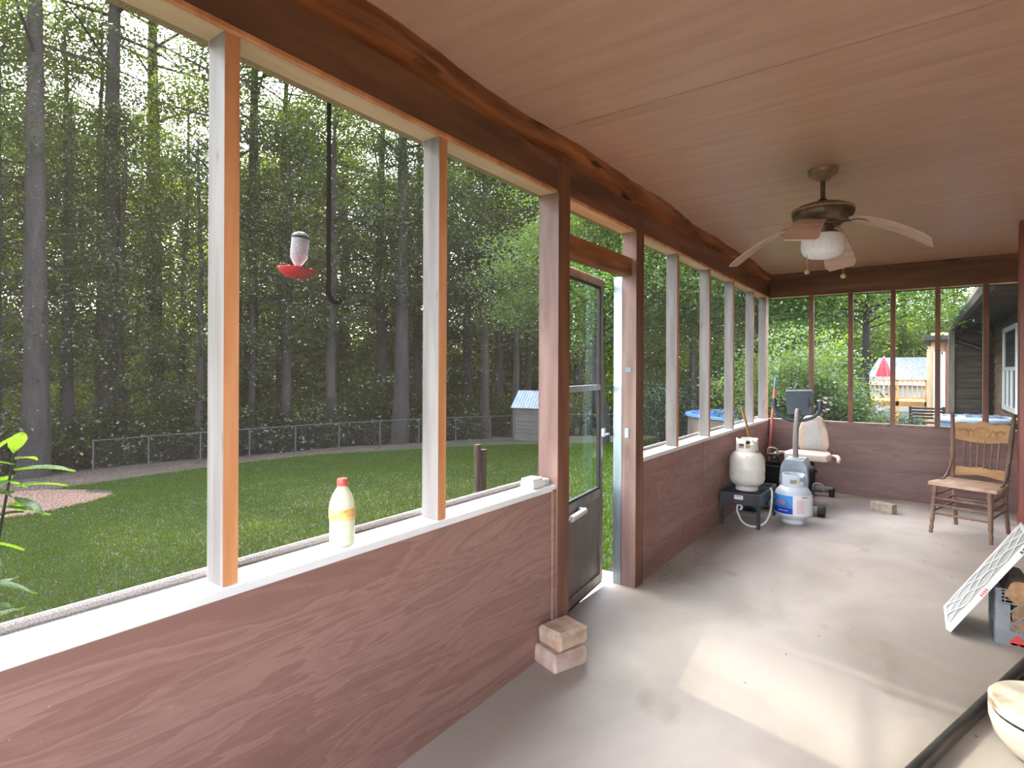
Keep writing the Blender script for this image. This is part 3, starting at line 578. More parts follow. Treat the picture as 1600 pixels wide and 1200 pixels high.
uz -= um_.location.z; red = mat('red_canvas', (160, 30, 44), (190, 60, 70), (6, 6, 2), rough=.8)
mb = MB(); n = 16; vs = []; fs = []
for (rr, z) in ((.03, uz), (.16, uz-.3), (.27, uz-.6), (.33, uz-.84)):
    for k in range(n): a_ = 2*math.pi*k/n; w_ = rr*(1 if k % 2 else .72); vs.append((w_*math.cos(a_), w_*math.sin(a_), z))
for i in range(3):
    for k in range(n): fs.append((i*n+k, i*n+(k+1) % n, (i+1)*n+(k+1) % n, (i+1)*n+k))
mb.add(vs, fs).build('canopy', red, um_); MB().tube([(0, 0, 0), (0, 0, uz+.06)], .025, 8).build('pole', M['white_pl'], um_)
bp_ = px_at(1450, 16.0); be = empty('garden_bench', bp_, YAW-R(30)); tag(be, 'dark slatted garden bench on the grass behind the shrubs', 'bench')
bw = mat('dark_bench_wood', (56, 44, 38), (78, 62, 54), (4, 12, 12)); 
for k in range(4): MB().box(-.42, .42, .2+.005*k, .23+.005*k, .5+k*.09, .56+k*.09).build('back_slat', bw, be)
for k in range(4): MB().box(-.42, .42, -.22+k*.11, -.14+k*.11, .40, .43).build('seat_slat', bw, be)
for x in (-.42, .36):
    MB().box(x, x+.06, -.22, -.16, 0, .62).build('leg', bw, be); MB().box(x, x+.06, .2, .26, 0, .86).build('leg', bw, be); MB().box(x, x+.06, -.24, .24, .6, .64).build('armrest', bw, be)
# shrubs and the maple beyond the far screens
HV = [shrub_parts(31, 1.9, .8, 36, 100, .055, M['leafE'], .16), shrub_parts(32, 2.5, .9, 40, 100, .06, M['leafD'], .18), shrub_parts(33, 1.3, .75, 32, 100, .052, M['leafE'], .15)]
for (x, y, k, sc, lb) in ((-.25, 9.2, 1, .85, 'tall green shrub outside the corner of the far screens'), (.05, 10.1, 0, 1.0, 'blue-green leafy shrub behind the exercise bike console'), (.42, 9.5, 1, .72, 'broad green shrub behind the first far stud'), (.45, 11.2, 0, .62, 'silvery green shrub left of the red umbrella'),
                          (.95, 10.2, 2, .62, 'low dark green shrub below the red umbrella'), (1.15, 12.8, 2, .62, 'low shrub beside the garden bench'), (-2.8, 17.0, 1, 1.25, 'large shrub behind the pool seen past the corner stud'), (-.1, 11.8, 1, .95, 'tall shrub at the back of the garden bed'), (-4.6, 16.6, 0, 1.1, 'grey-green bush to the left of the pool')):
    plant('garden_shrub', HV[k], (x, y, g(x, y)-.03), x*7, sc, lb, 'shrub', None, ('stems', 'foliage'))
fl_ = empty('pink_flower', (.38, 8.95, .78)); tag(fl_, 'cluster of pale pink blossom hanging among the shrub leaves', 'flower')
pk = mat('pink_petal', (216, 176, 208), (236, 206, 228), (20, 20, 20), rough=.7); q2 = random.Random(5)
for k in range(14):
    c = Vector((q2.gauss(0, .035), q2.gauss(0, .03), q2.uniform(-.02, .22))); MB().lathe([(0, 0), (.022, .012), (.026, .03), (0, .02)], c, 6).build('blossom', pk, fl_)
MB().tube([(0, 0, .25), (.01, 0, .1), (0, .01, -.05)], .005, 5).build('flower_stem', M['leafF'], fl_)
MT = tree_parts(41, 7.5, .12, .44, 3.2, 56, 260, .078, M['leafD'], .36)
for (x, y, rz, sc, lb) in ((.5, 16.6, 0, 1.0, 'bright green maple spreading over the garden beyond the far screens'), (-2.2, 17.5, 2, 1.1, 'second maple standing behind the pool'), (-4.8, 20.5, 4, 1.2, 'rounded green maple left of the shrubs by the pool'), (-7.2, 17.5, 1, 1.2, 'maple standing between the pool and the shed')):
    plant('maple_tree', MT, (x, y, g(x, y)-.05), rz, sc, lb, 'tree')
sk = [(-8+1.7*k, 47+(k % 2)*4, .8+.1*(k % 3)) for k in range(12)]
for k, (x, y, s_) in enumerate(sorted(sk)):
    plant('forest_tree', TV[(2, 4, 0)[k % 3]], (x, y, g(x, y)), k*1.3, s_, ORD[k]+' of the distant skyline trees behind the neighbouring roof', 'tree', 'skyline trees behind the neighbouring roof')
# laurel twig close outside the left bay
lp = empty('laurel_shrub', (-1.31, .44, g(-1.2, .5))); tag(lp, 'glossy broad-leaved shrub at the left edge close outside the screen', 'shrub')
q3 = random.Random(9); 
for i, (tx, ty, tz) in enumerate(((.14, .15, 1.33), (.06, .08, 1.30), (.03, .02, 1.05), (-.06, -.08, 1.27), (.05, .05, 1.16), (.08, .06, .90))):
    MB().tube([(tx*.2, ty*.2, 0), (tx*.5, ty*.5, tz*.5), (tx, ty, tz)], [.008, .006, .004], 6).build('stem', M['bark'], lp)
    for j in range(10):
        a_ = j*2.4+i; up = q3.uniform(-.25, .6) if j else 1.2; l_ = q3.uniform(.13, .20); d = Vector((math.cos(a_), math.sin(a_), up)).normalized(); sd = d.cross(Vector((0, 0, 1))).normalized(); nn = sd.cross(d)
        b0 = Vector((tx, ty, tz-.02*j)); w_ = l_*.17; row = []
        prof = ((0, .1), (.25, .8), (.5, 1), (.75, .65), (1, .02))
        vs = []
        for (f, ww) in prof:
            c = b0+d*l_*f-Vector((0, 0, 1))*.25*l_*f*f; vs += [c-sd*w_*ww+nn*w_*.25, c, c+sd*w_*ww+nn*w_*.25]
        fs = []
        for m_ in range(4): fs += [(m_*3, m_*3+1, m_*3+4, m_*3+3), (m_*3+1, m_*3+2, m_*3+5, m_*3+4)]
        MB().add(vs, fs).build('leaf', M['leafF'], lp, True)

# ================================================================== THINGS ON THE PORCH
def smooth_path(pts, n=6):
    P = [Vector(p) for p in pts]; out = []
    for i in range(len(P)-1):
        p0, p1, p2, p3 = P[max(i-1, 0)], P[i], P[i+1], P[min(i+2, len(P)-1)]
        for k in range(n):
            t_ = k/n; out.append(.5*((2*p1)+(p2-p0)*t_+(2*p0-5*p1+4*p2-p3)*t_*t_+(3*p1-p0-3*p2+p3)*t_**3))
    return out+[P[-1]]
# ------------------------------------------------------------------ ceiling fan
fan = empty('ceiling_fan', (1.02, 3.67, ZC)); tag(fan, 'bronze four-blade ceiling fan with drooping wooden blades and white glass light', 'ceiling fan')
brz = mat('aged_bronze', (150, 124, 94), (180, 154, 122), (14, 14, 14), rough=.4, metal=.35); brd = mat('dark_bronze', (92, 74, 56), (122, 102, 80), (14, 14, 14), rough=.35, metal=.35)
ca = MB().lathe([(.030, -.066), (.036, -.062), (.050, -.045), (.066, -.030), (.074, -.022), (.078, -.012), (.078, 0)], n=32).build('canopy', brz, fan, True)
for k in range(32): a_ = 2*math.pi*k/32; MB().cbox((.070*math.cos(a_), .070*math.sin(a_), -.026), (.008, .008, .012), b=.003).build('bead', brz, ca) if k % 2 == 0 else None
MB().tube([(0, 0, -.06), (0, 0, -.185)], .0125, 12).build('downrod', brd, fan, True)
MB().lathe([(.02, -.195), (.024, -.185), (.024, -.172), (.018, -.168)], n=20).build('rod_collar', M['black'], fan, True)
mo = MB().lathe([(.05, -.318), (.105, -.314), (.138, -.298), (.156, -.274), (.162, -.252), (.154, -.232), (.13, -.212), (.09, -.198), (.05, -.190), (.02, -.186)], n=40).build('motor_housing', brd, fan, True)
MB().lathe([(.158, -.243), (.165, -.236), (.160, -.228), (.148, -.224)], n=40, cap=False).build('housing_band', brz, mo, True)
MB().lathe([(.075, -.330), (.09, -.326), (.095, -.318), (.09, -.312)], n=32).build('rotor', brd, fan, True)
MB().lathe([(.055, -.372), (.06, -.33), (.05, -.32)], n=24).build('switch_housing', brd, fan, True)
MB().lathe([(.10, -.385), (.095, -.372), (.06, -.365)], n=32).build('light_collar', brd, fan, True)
gls = mat('frosted_white_glass', (240, 240, 242), (252, 252, 252), (60, 60, 60), rough=.4); b_ = gls.node_tree.nodes['Principled BSDF']; b_.inputs['Subsurface Weight'].default_value = .5; b_.inputs['Subsurface Radius'].default_value = (.05, .05, .05)
MB().lathe([(0, -.512), (.04, -.510), (.075, -.502), (.098, -.486), (.110, -.462), (.112, -.43), (.108, -.39), (.102, -.378)], n=36).build('light_shade', gls, fan, True)
bwd = mat('washed_wood_blade', (182, 150, 132), (206, 174, 154), (4, 30, 10), rough=.5)
bd = mat('dark_wood_blade', (112, 88, 62), (136, 110, 80), (4, 30, 10), rough=.5)
base_a = YAW-R(41)
for k in range(4):
    a_ = base_a+k*math.pi/2; Mz = Matrix.Rotation(a_, 4, 'Z'); mb = MB(); vs = []; fs = []; nn = 12
    for i in range(nn+1):
        u = i/nn; x = .14+.37*u; w_ = (.050+.040*u**.7)*(1 if u < .93 else (1-.25*(u-.93)/.07)); z = -.318-.18*u**1.6; tw = -.16
        for (sy, th) in ((-1, 0), (1, 0), (1, .007), (-1, .007)):
            vs.append(Mz @ Vector((x, sy*w_, z+sy*w_*tw+th)))
    for i in range(nn):
        for j in range(4): fs.append((i*4+j, i*4+(j+1) % 4, i*4+4+(j+1) % 4, i*4+4+j))
    fs += [(0, 1, 2, 3), (nn*4+3, nn*4+2, nn*4+1, nn*4)]
    bl = mb.add(vs, fs).build('blade', bwd, fan)
    ir = MB()
    for sy in (-1, 1):
        ir.tube([Mz @ Vector(v) for v in smooth_path([(.08, 0, -.312), (.13, sy*.006, -.315), (.17, sy*.034, -.318), (.21, sy*.030, -.326), (.235, 0, -.334)], 4)], .0055, 6)
    ir.build('blade_iron', brd, bl, True)
for (x, y, z0, z1, nm) in ((-.09*cr.x, -.09*cr.y, -.38, -.575, 0), (.085*cr.x+.03, .085*cr.y, -.36, -.60, 1)):
    c = MB().tube([(x, y, z0), (x, y, z1)], .0022, 6).build('pull_chain', mat('brass_chain', (190, 168, 120), rough=.4, metal=.5) if nm == 0 else bpy.data.materials['brass_chain'], fan)
    MB().lathe([(0, z1-.028), (.012, z1-.024), (.016, z1-.014), (.012, z1-.004), (0, z1)], (x, y, 0), 14).build('pull_knob', bpy.data.materials['brass_chain'], c, True)

# ------------------------------------------------------------------ drink bottle on the sill
bo = empty('drink_bottle', (-.045, 1.155, ZS)); tag(bo, 'clear plastic drink bottle with red cap and orange label on the sill', 'bottle')
btm = bpy.data.materials.new('cloudy_plastic'); btm.use_nodes = True; b_ = btm.node_tree.nodes['Principled BSDF']; b_.inputs['Base Color'].default_value = lin((238, 238, 214)); b_.inputs['Roughness'].default_value = .25; b_.inputs['Transmission Weight'].default_value = .45; b_.inputs['IOR'].default_value = 1.2; b_.inputs['Subsurface Weight'].default_value = .0
MB().lathe([(.030, 0), (.037, .006), (.040, .02), (.0395, .07), (.041, .10), (.041, .128), (.038, .145), (.031, .165), (.021, .182), (.0155, .190), (.0155, .198)], n=28).build('bottle_body', btm, bo, True)
MB().lathe([(.0405, .088), (.0420, .092), (.0420, .120), (.0405, .124)], n=28, cap=False).build('label', mat('orange_label', (228, 160, 70), (244, 206, 140), (30, 30, 60), rough=.5), bo, True)
MB().lathe([(.0165, .194), (.0172, .196), (.0172, .212), (.0155, .217), (0, .217)], n=24).build('cap', mat('red_cap', (222, 84, 76), rough=.4), bo, True)
# small white box on the sill by the door
wbx = empty('sill_box', (-.05, 2.29, ZS)); tag(wbx, 'small white plastic box on the sill beside the door post', 'box')
MB().cbox((0, -.02, .021), (.075, .10, .040), b=.006).build('box_body', M['white_pl'], wbx); MB().cbox((.0, -.02, .045), (.07, .092, .008), b=.003).build('box_lid', M['white_pl'], wbx)
MB().cbox((.01, .062, .017), (.05, .055, .032), b=.006).build('plug', mat('grey_white_plastic', (204, 204, 202)), wbx)
MB().tube(smooth_path([(.03, .04, .03), (.045, .05, .02), (.04, .07, .006), (.01, .09, .006)]), .004, 6).build('short_cord', mat('grey_cord', (150, 148, 144)), wbx)

# ------------------------------------------------------------------ hummingbird feeder outside
fp = (-.37, 1.20); hf = empty('bird_feeder', (fp[0], fp[1], 1.712)); tag(hf, 'hanging hummingbird feeder with clear bottle and red dish outside the screen', 'bird feeder')
fgl = bpy.data.materials.new('feeder_glass'); fgl.use_nodes = True; b_ = fgl.node_tree.nodes['Principled BSDF']; b_.inputs['Base Color'].default_value = lin((226, 222, 226)); b_.inputs['Roughness'].default_value = .15; b_.inputs['Transmission Weight'].default_value = .55; b_.inputs['IOR'].default_value = 1.15
fr = mat('red_feeder_plastic', (214, 40, 40), rough=.35); Mt = Matrix.Rotation(R(5), 4, (cw.x, cw.y, 0))
MB().lathe([(.012, .04), (.015, .05), (.030, .075), (.031, .09), (.031, .145), (.030, .150), (.026, .162), (.014, .168), (0, .168)], n=24, M=Mt).build('nectar_bottle', fgl, hf, True)
di = MB().lathe([(.030, 0), (.045, .004), (.062, .020), (.070, .030), (.070, .034), (.060, .030), (.04, .022), (.015, .030), (.013, .045)], n=32, M=Mt).build('dish', fr, hf, True)
for k in range(4): a_ = k*math.pi/2+.4; MB().lathe([(.004, .026), (.010, .030), (.010, .036), (.004, .038)], (.052*math.cos(a_), .052*math.sin(a_), 0), 10, M=Mt).build('feeding_port', fr, di, True)
MB().lathe([(.0312, .143), (.0322, .145), (.0322, .151), (.0305, .153)], n=24, M=Mt, cap=False).build('band', M['dark'], hf, True)
MB().tube([(0.013, 0.008, .165), (.005, 0, .4), (0, 0, ZC-1.712+.02)], .0006, 5).build('hanging_wire', M['matte_black'], hf)
hk = empty('iron_hook', (-.37, 1.335, 1.60)); tag(hk, 'long black iron hook hanging outside beside the bird feeder', 'hook')
MB().tube([(0, 0, ZC-1.60+.02)]+smooth_path([(0, 0, .12), (.0, 0, .08), (.012, .008, .045), (.03, .02, .035), (.042, .03, .05)], 4), .0085, 8).build('hook_rod', M['matte_black'], hk, True)

# ------------------------------------------------------------------ turned wooden posts standing outside
tp = empty('wooden_post_pair', (-.42, 2.33, g(-.42, 2.33))); tag(tp, 'pair of dark turned wooden posts joined by rungs just outside the screen', 'posts'); dwd = mat('dark_turned_wood', (50, 36, 28), (78, 58, 44), (10, 10, 3), rough=.5)
zt0 = -g(-.42, 2.42)
for k, (dx, top) in enumerate(((-.022, .985+zt0), (.018, .955+zt0))):
    prof = [(.020, 0)]
    for j in range(30):
        z = .1+j*(top-.2)/30; prof += [(.021, z), (.030 if 8 < j < 26 and j % 2 else .020, z+.012), (.020, z+.024)]
    prof += [(.020, top-.08), (.024, top-.07), (.024, top)]
    MB().lathe([(r__*.8, z__) for r__, z__ in prof], (dx*.2, dx, 0), 12).build('turned_post', dwd, tp, True)
for z in (.4, .7, .88): MB().cbox((0, 0, zt0+z-.02), (.016, .036, .04), Matrix.Rotation(0, 4, 'Z'), b=.003).build('rung', dwd, tp)

# ------------------------------------------------------------------ stacked tumbled pavers
pav = mat('tumbled_paver', (164, 138, 116), (192, 166, 146), (14, 14, 14), rough=.9, bump=.5, fine=((6, 6, 6), (176, 128, 82), .6)); pav2 = mat('tumbled_paver_pink', (168, 140, 126), (194, 168, 154), (14, 14, 14), rough=.9, bump=.5)
def paver(loc, rz, m_, lb, seed, d=(.17, .20, .09)):
    o = MB().cbox((0, 0, d[2]/2), d, b=.014); q_ = random.Random(seed); o.v = [(x+q_.gauss(0, .003), y+q_.gauss(0, .003), z+(q_.gauss(0, .002) if z > .02 else 0)) for x, y, z in o.v]
    ob = o.build('paver_block', m_); ob.location = loc; ob.rotation_euler = (0, 0, rz); tag(ob, lb, 'paver', 'stacked paver blocks by the door')
paver((.105, 2.285, 0), R(-22), pav2, 'lower pinkish concrete paver on the floor beside the door post', 1); paver((.108, 2.305, .0905), R(-16), pav, 'upper tan concrete paver resting on another paver by the door', 2, (.155, .19, .085))

# ------------------------------------------------------------------ burner stand with white propane tank
sv = empty('burner_stand', (.196, 5.53, 0), R(-1)); tag(sv, 'low black steel burner stand on four legs carrying the white propane tank', 'burner stand')
blk = mat('black_enamel', (44, 46, 50), (60, 62, 66), (10, 10, 10), rough=.4)
for x in (-.155, .155):
    for y in (-.30, .30): MB().cbox((x, y, .15), (.028, .028, .30), b=.003).build('leg', blk, sv)
MB().cbox((0, -.315, .25), (.34, .012, .10), b=.002).build('rim_panel', blk, sv); MB().cbox((0, .315, .25), (.34, .012, .10), b=.002).build('rim_panel', blk, sv)
MB().cbox((-.170, 0, .25), (.012, .62, .10), b=.002).build('rim_panel', blk, sv); MB().cbox((.170, 0, .25), (.012, .62, .10), b=.002).build('rim_panel', blk, sv)
for k in range(5): MB().cbox((0, -.22+k*.11, .268), (.32, .014, .02), b=.002).build('grate_bar', blk, sv)
for y in (-.15, .15): MB().lathe([(.05, .20), (.055, .22), (.055, .235), (.02, .24)], (0, y, 0), 20).build('burner', M['dark'], sv, True)
stk_ = MB().cbox((-.005, -.3225, .262), (.075, .002, .036), b=.0005).build('sticker', mat('white_sticker', (220, 214, 214)), sv)
for k in range(5): MB().cbox((-.028+k*.010, -.3238, .268), (.006, .001, .010)).build('sticker_mark', mat('red_print', (206, 60, 60)) if k == 0 else bpy.data.materials['red_print'], stk_)
hose = mat('white_hose', (206, 204, 200), rough=.5)
MB().tube(smooth_path([(.185, .02, .31), (.215, -.06, .28), (.225, -.16, .16), (.20, -.24, .06), (.12, -.29, .018), (.03, -.30, .04), (-.02, -.29, .12), (-.03, -.27, .17), (-.012, -.27, .19), (.012, -.28, .17), (0, -.29, .145)], 6), .0085, 8).build('gas_hose', hose, sv, True)
wt = mat('chipped_white_paint', (206, 198, 188), (228, 222, 214), (5, 5, 5), rough=.45, fine=((26, 26, 26), (120, 84, 60), .645)); 
def tank(name, loc, rz, m_, lb, r=.155, collar_h=.115):
    t_ = empty(name, loc, rz); tag(t_, lb, 'propane tank', 'propane tanks')
    MB().lathe([(.085, 0), (.10, 0), (.10, .035), (.094, .035), (.094, .006), (.085, .006)], n=28, cap=False).build('foot_ring', m_, t_, True)
    body = MB().lathe([(0, .02), (.06, .024), (.11, .040), (.142, .066), (r, .10), (r, .15), (r+.002, .183), (r+.002, .189), (r, .192), (r, .25), (.146, .285), (.118, .318), (.07, .338), (.02, .342), (0, .342)], n=40).build('tank_body', m_, t_, True, 50)
    cm = MB(); n_ = 40; vs = []; fs = []; ok = []
    rc = .090
    for k in range(n_):
        a_ = 2*math.pi*k/n_
        for z in (.325, .358, .398, .325+collar_h):
            for rr in (rc, rc+.006): vs.append((rr*math.cos(a_), rr*math.sin(a_), z-(.018 if z > .42 and k % 20 in (0, 19, 1) else 0)))
    for k in range(n_):
        k2 = (k+1) % n_; hole = k % 13 in (3, 4, 5, 6); gap = k in (34, 35, 36, 37)
        for lvl in range(3):
            if hole and lvl == 1 or gap and lvl > 0: continue
            b0, b1 = k*8+lvl*2, k2*8+lvl*2
            fs += [(b0, b1, b1+2, b0+2), (b0+1, b0+3, b1+3, b1+1)]
        if not gap: fs.append((k*8+6, k2*8+6, k2*8+7, k*8+7))
    cm.add(vs, fs).build('collar', m_, t_, True)
    v_ = MB().tube([(0, 0, .335), (0, 0, .392)], .016, 12).build('valve', mat('brass', (196, 176, 128), rough=.35, metal=.7) if 'brass' not in bpy.data.materials else bpy.data.materials['brass'], t_, True)
    MB().tube([(.0, 0, .375), (.055, -.03, .375)], .012, 10).build('valve_outlet', bpy.data.materials['brass'], v_, True); MB().lathe([(.022, .392), (.026, .396), (.026, .412), (.02, .416)], n=14).build('valve_knob', M['dark'], v_, True)
    return t_, body
t1, _ = tank('propane_tank', (.178, 5.54, .2785), R(-30), wt, 'rust-chipped white propane tank standing on the black burner stand'); t1.scale = (1, 1, 1.08)
MB().tube([(.08, -.04, .40), (.125, -.05, .405)], .008, 8).build('outlet_handle', wt, t1)
gp = mat('pale_grey_paint', (188, 194, 202), (208, 212, 218), (5, 5, 5), rough=.4)
t2, body2 = tank('propane_tank', (.545, 5.70, 0), R(0), gp, 'grey propane tank with a blue printed label standing on the floor')
# printed wrap: pieces bent round the cylinder
va = math.atan2(EYE.y-5.70, EYE.x-.545)                     # bearing of the porch centre as seen from the tank
def wrap(name, a0, a1, z0, z1, m_, dr=.0016, n=14, parent=None):
    vs = []; fs = []
    for k in range(n+1):
        a_ = a0+(a1-a0)*k/n; c_, s_ = math.cos(a_), math.sin(a_)
        vs += [(( .155+dr)*c_, (.155+dr)*s_, z0), ((.155+dr)*c_, (.155+dr)*s_, z1), ((.155+dr+.0012)*c_, (.155+dr+.0012)*s_, z1), ((.155+dr+.0012)*c_, (.155+dr+.0012)*s_, z0)]
    for k in range(n):
        for j in range(4): fs.append((k*4+j, k*4+(j+1) % 4, k*4+4+(j+1) % 4, k*4+4+j))
    fs += [(0, 1, 2, 3), (n*4+3, n*4+2, n*4+1, n*4)]
    return MB().add(vs, fs).build(name, m_, parent or t2)
lbl_b = mat('label_blue', (36, 112, 200), (84, 156, 226), (7, 7, 7), rough=.4); lbl_d = mat('label_deep_blue', (20, 62, 160), rough=.4); lbl_w = mat('label_white', (226, 224, 228), rough=.45); navy = mat('label_navy', (22, 26, 84)); rdp = mat('label_red', (214, 34, 56)); pinkp = mat('label_pink_print', (214, 164, 160))
wl2 = wrap('paper_wrap', va-1.62, va+1.5, .085, .27, lbl_w, .0022, 30)
wrap('blue_panel', va-1.35, va-.03, .098, .262, lbl_b, .0042, 18, wl2); wrap('deep_blue_band', va-1.35, va-.03, .098, .150, lbl_d, .0058, 18, wl2)
for k in range(9): wrap('print_line', va-.82+k*.062, va-.79+k*.062, .122, .130, lbl_w, .0072, 1, wl2)
wrap('printed_heading', va+.45, va+.78, .250, .256, navy, .0040, 4, wl2)
for k in range(11): wrap('print_line', va+.16, va+.62-.04*(k % 3), .112+k*.011, .117+k*.011, pinkp, .0040, 6, wl2)
def text_wrap(txt, size, a_start, z, m_, dr, grow=0.0, name='lettering'):
    cu_ = bpy.data.curves.new('t', 'FONT'); cu_.body = txt; cu_.size = size; cu_.offset = grow; cu_.extrude = .0006; cu_.resolution_u = 3
    ob = bpy.data.objects.new('t', cu_); C.objects.link(ob); bpy.context.view_layer.update()
    me = bpy.data.meshes.new_from_object(ob.evaluated_get(bpy.context.evaluated_depsgraph_get())); bpy.data.objects.remove(ob); w_ = max((v.co.x for v in me.vertices), default=0)
    for v in me.vertices:
        rr = .155+dr+v.co.z; a_ = a_start+v.co.x/.158; v.co = (rr*math.cos(a_), rr*math.sin(a_), z+v.co.y)
    me.materials.clear(); me.materials.append(m_); link(name, me, wl2); return w_
sz = .058; a_ = va-.06-.255/.158
for txt, m_ in (('Ameri', navy), ('G', rdp), ('as', navy)):
    text_wrap(txt, sz, a_, .178, lbl_w, .0062, .0022, 'letter_outline'); w_ = text_wrap(txt, sz, a_, .178, m_, .0078, .0006); a_ += (w_+.003)/.158

# ------------------------------------------------------------------ recumbent exercise bike
bk = empty('exercise_bike', (.47, 6.28, 0), R(1)); tag(bk, 'grey recumbent exercise bike with dark console facing the far wall', 'exercise bike')
gry = mat('grey_bike_plastic', (132, 144, 152), (158, 168, 174), (6, 6, 6), rough=.45); dkg = mat('dark_blue_grey_plastic', (42, 54, 64), (56, 68, 78), (6, 6, 6), rough=.45); tub = mat('grey_painted_tube', (120, 114, 114), (142, 134, 130), (5, 5, 5), rough=.4); vin = mat('dusty_grey_vinyl', (176, 174, 172), (196, 194, 190), (8, 8, 8), rough=.6); vin2 = mat('dusty_tan_vinyl', (190, 170, 154), (208, 190, 174), (8, 8, 8), rough=.6)
MB().tube(smooth_path([(.0, .0, .50), (.0, -.005, .66), (.006, -.01, .82), (.012, .012, .95), (.014, .04, .99)], 5), .026, 12).build('mast', tub, bk, True)
cs = MB(); 
Mc = Matrix.Translation((.025, .085, 1.055)) @ Matrix.Rotation(R(-12), 4, 'X') @ Matrix.Rotation(R(-2), 4, 'Y')
cs.prism([(-.112, -.115), (.112, -.115), (.128, .085), (.115, .115), (-.118, .12), (-.128, .10)], -.03, .045, Mc @ Matrix.Rotation(R(90), 4, 'X'))
con = cs.build('console', dkg, bk); MB().cbox((0, -.002, .122), (.25, .095, .022), Mc, b=.008).build('console_top', gry, con)
MB().cbox((.088, -.047, .0), (.016, .006, .10), Mc, b=.002).build('console_slot', M['black'], con); MB().cbox((.10, -.047, -.02), (.03, .006, .02), Mc, b=.002).build('console_slot', M['black'], con)
MB().tube(smooth_path([(-.205, .03, 1.09), (-.203, .03, 1.0), (-.17, .02, .94), (-.09, .012, .895), (.0, .01, .885), (.09, .012, .895), (.17, .02, .935), (.21, .03, 1.0), (.215, .03, 1.08)], 5), .0165, 10).build('handlebar', dkg, bk, True)
for x, z in ((-.205, 1.095), (.215, 1.085)): MB().lathe([(.021, -.09), (.022, -.02), (.017, .004), (0, .008)], (x, .03, z), 12).build('grip', dkg, bk, True)
MB().prism([(-.12, .05), (-.13, .3), (-.115, .44), (-.085, .50), (.085, .50), (.115, .44), (.13, .3), (.12, .05)], -.17, .13, Matrix.Rotation(R(90), 4, 'X')).build('shroud', gry, bk)
MB().lathe([(.075, .46), (.085, .48), (.075, .508), (.03, .512)], (0, 0, 0), 20).build('mast_collar', gry, bk, True)
MB().lathe([(.02, -.15), (.15, -.148), (.165, -.13), (.165, .13), (.15, .148), (.02, .15)], n=28, M=Matrix.Translation((0, .12, .26)) @ Matrix.Rotation(R(90), 4, 'Y')).build('flywheel_cover', M['dark'], bk, True)
for sx, py_, pz in ((-1, -.02, .545), (1, -.06, .235)):
    cr1 = MB().tube([(sx*.15, .10, .38), (sx*.165, py_, pz-.02)], .012, 8).build('crank', M['dark'], bk)
    MB().cbox((sx*.21, py_, pz-.02), (.085, .10, .022), b=.006).build('pedal', M['dark'], cr1); MB().tube(smooth_path([(sx*.165, py_, pz-.02), (sx*.17, py_-.01, pz+.035), (sx*.21, py_-.015, pz+.05), (sx*.25, py_-.01, pz+.035), (sx*.255, py_, pz-.02)], 4), .010, 8, flat=1.0).build('toe_strap', mat('grey_strap', (120, 116, 112)) if sx < 0 else bpy.data.materials['grey_strap'], cr1, True)
MB().tube([(-.22, -.24, .052), (.27, -.24, .052)], .042, 14).build('front_stabiliser', mat('dusty_tube', (104, 96, 90), (128, 118, 110), (6, 6, 6), rough=.6), bk, True)
for x in (-.235, .255): MB().lathe([(.046, -.03), (.05, -.02), (.05, .03), (.046, .035)], n=14, M=Matrix.Translation((x, -.24, .052)) @ Matrix.Rotation(R(90), 4, 'Y')).build('end_cap', M['dark'], bk, True)
MB().tube([(0, -.24, .06), (0, .1, .09), (.02, .78, .11)], .03, 10).build('main_rail', M['dark'], bk, True)
MB().tube([(-.24, .80, .075), (.26, .80, .075)], .034, 14).build('rear_stabiliser', bpy.data.materials['dusty_tube'], bk, True)
for x in (-.25, .25): MB().cbox((x, .80, .045), (.05, .09, .09), b=.01).build('rear_foot', M['dark'], bk)
MB().tube([(.04, .52, .10), (.05, .56, .42)], .035, 10).build('seat_post', M['dark'], bk, True)
MB().tube([(.09, .50, .42), (.10, .50, .34), (.13, .52, .30)], .014, 8).build('adjust_lever', M['dark'], bk)
def pad(name, poly, t_, Mx, m_, bev=.02):
    bm = bmesh.new(); vs = [bm.verts.new((x, y, -t_/2)) for x, y in poly]; f = bm.faces.new(vs); ex = bmesh.ops.extrude_face_region(bm, geom=[f])
    for v in [e for e in ex['geom'] if isinstance(e, bmesh.types.BMVert)]: v.co.z += t_
    bmesh.ops.recalc_face_normals(bm, faces=bm.faces); bmesh.ops.bevel(bm, geom=list(bm.edges), offset=bev, segments=3, affect='EDGES', profile=.5)
    bmesh.ops.transform(bm, matrix=Mx, verts=bm.verts); me = bpy.data.meshes.new(name); bm.to_mesh(me); bm.free(); me.materials.append(m_)
    me.polygons.foreach_set('use_smooth', [True]*len(me.polygons)); return link(name, me, bk)
pad('seat', [(-.20, -.17), (.20, -.17), (.225, .0), (.19, .2), (-.19, .2), (-.225, .0)], .075, Matrix.Translation((.05, .47, .475)), vin2)
Mb = Matrix.Translation((.075, .72, .675)) @ Matrix.Rotation(R(-78), 4, 'X') @ Matrix.Rotation(R(180), 4, 'Z') @ Matrix.Scale(.88, 4)
bp2 = pad('backrest', [(-.15, -.20), (.15, -.20), (.18, -.12), (.165, .06), (.11, .22), (.06, .25), (-.06, .25), (-.11, .22), (-.165, .06), (-.18, -.12)], .075, Mb, vin2)
for o_, m_ in ((pad('backrest_panel', [(-.095, -.17), (.095, -.17), (.10, .0), (.06, .20), (-.06, .20), (-.10, .0)], .082, Mb, vin, .01), 0),): o_.parent = bk
pip = mat('maroon_piping', (140, 84, 84))
for sx in (-1, 1): MB().tube([Mb @ Vector((sx*.075, .23, .041)), Mb @ Vector((sx*.115, .02, .042)), Mb @ Vector((sx*.11, -.19, .041))], .004, 6).build('piping', pip, bp2)
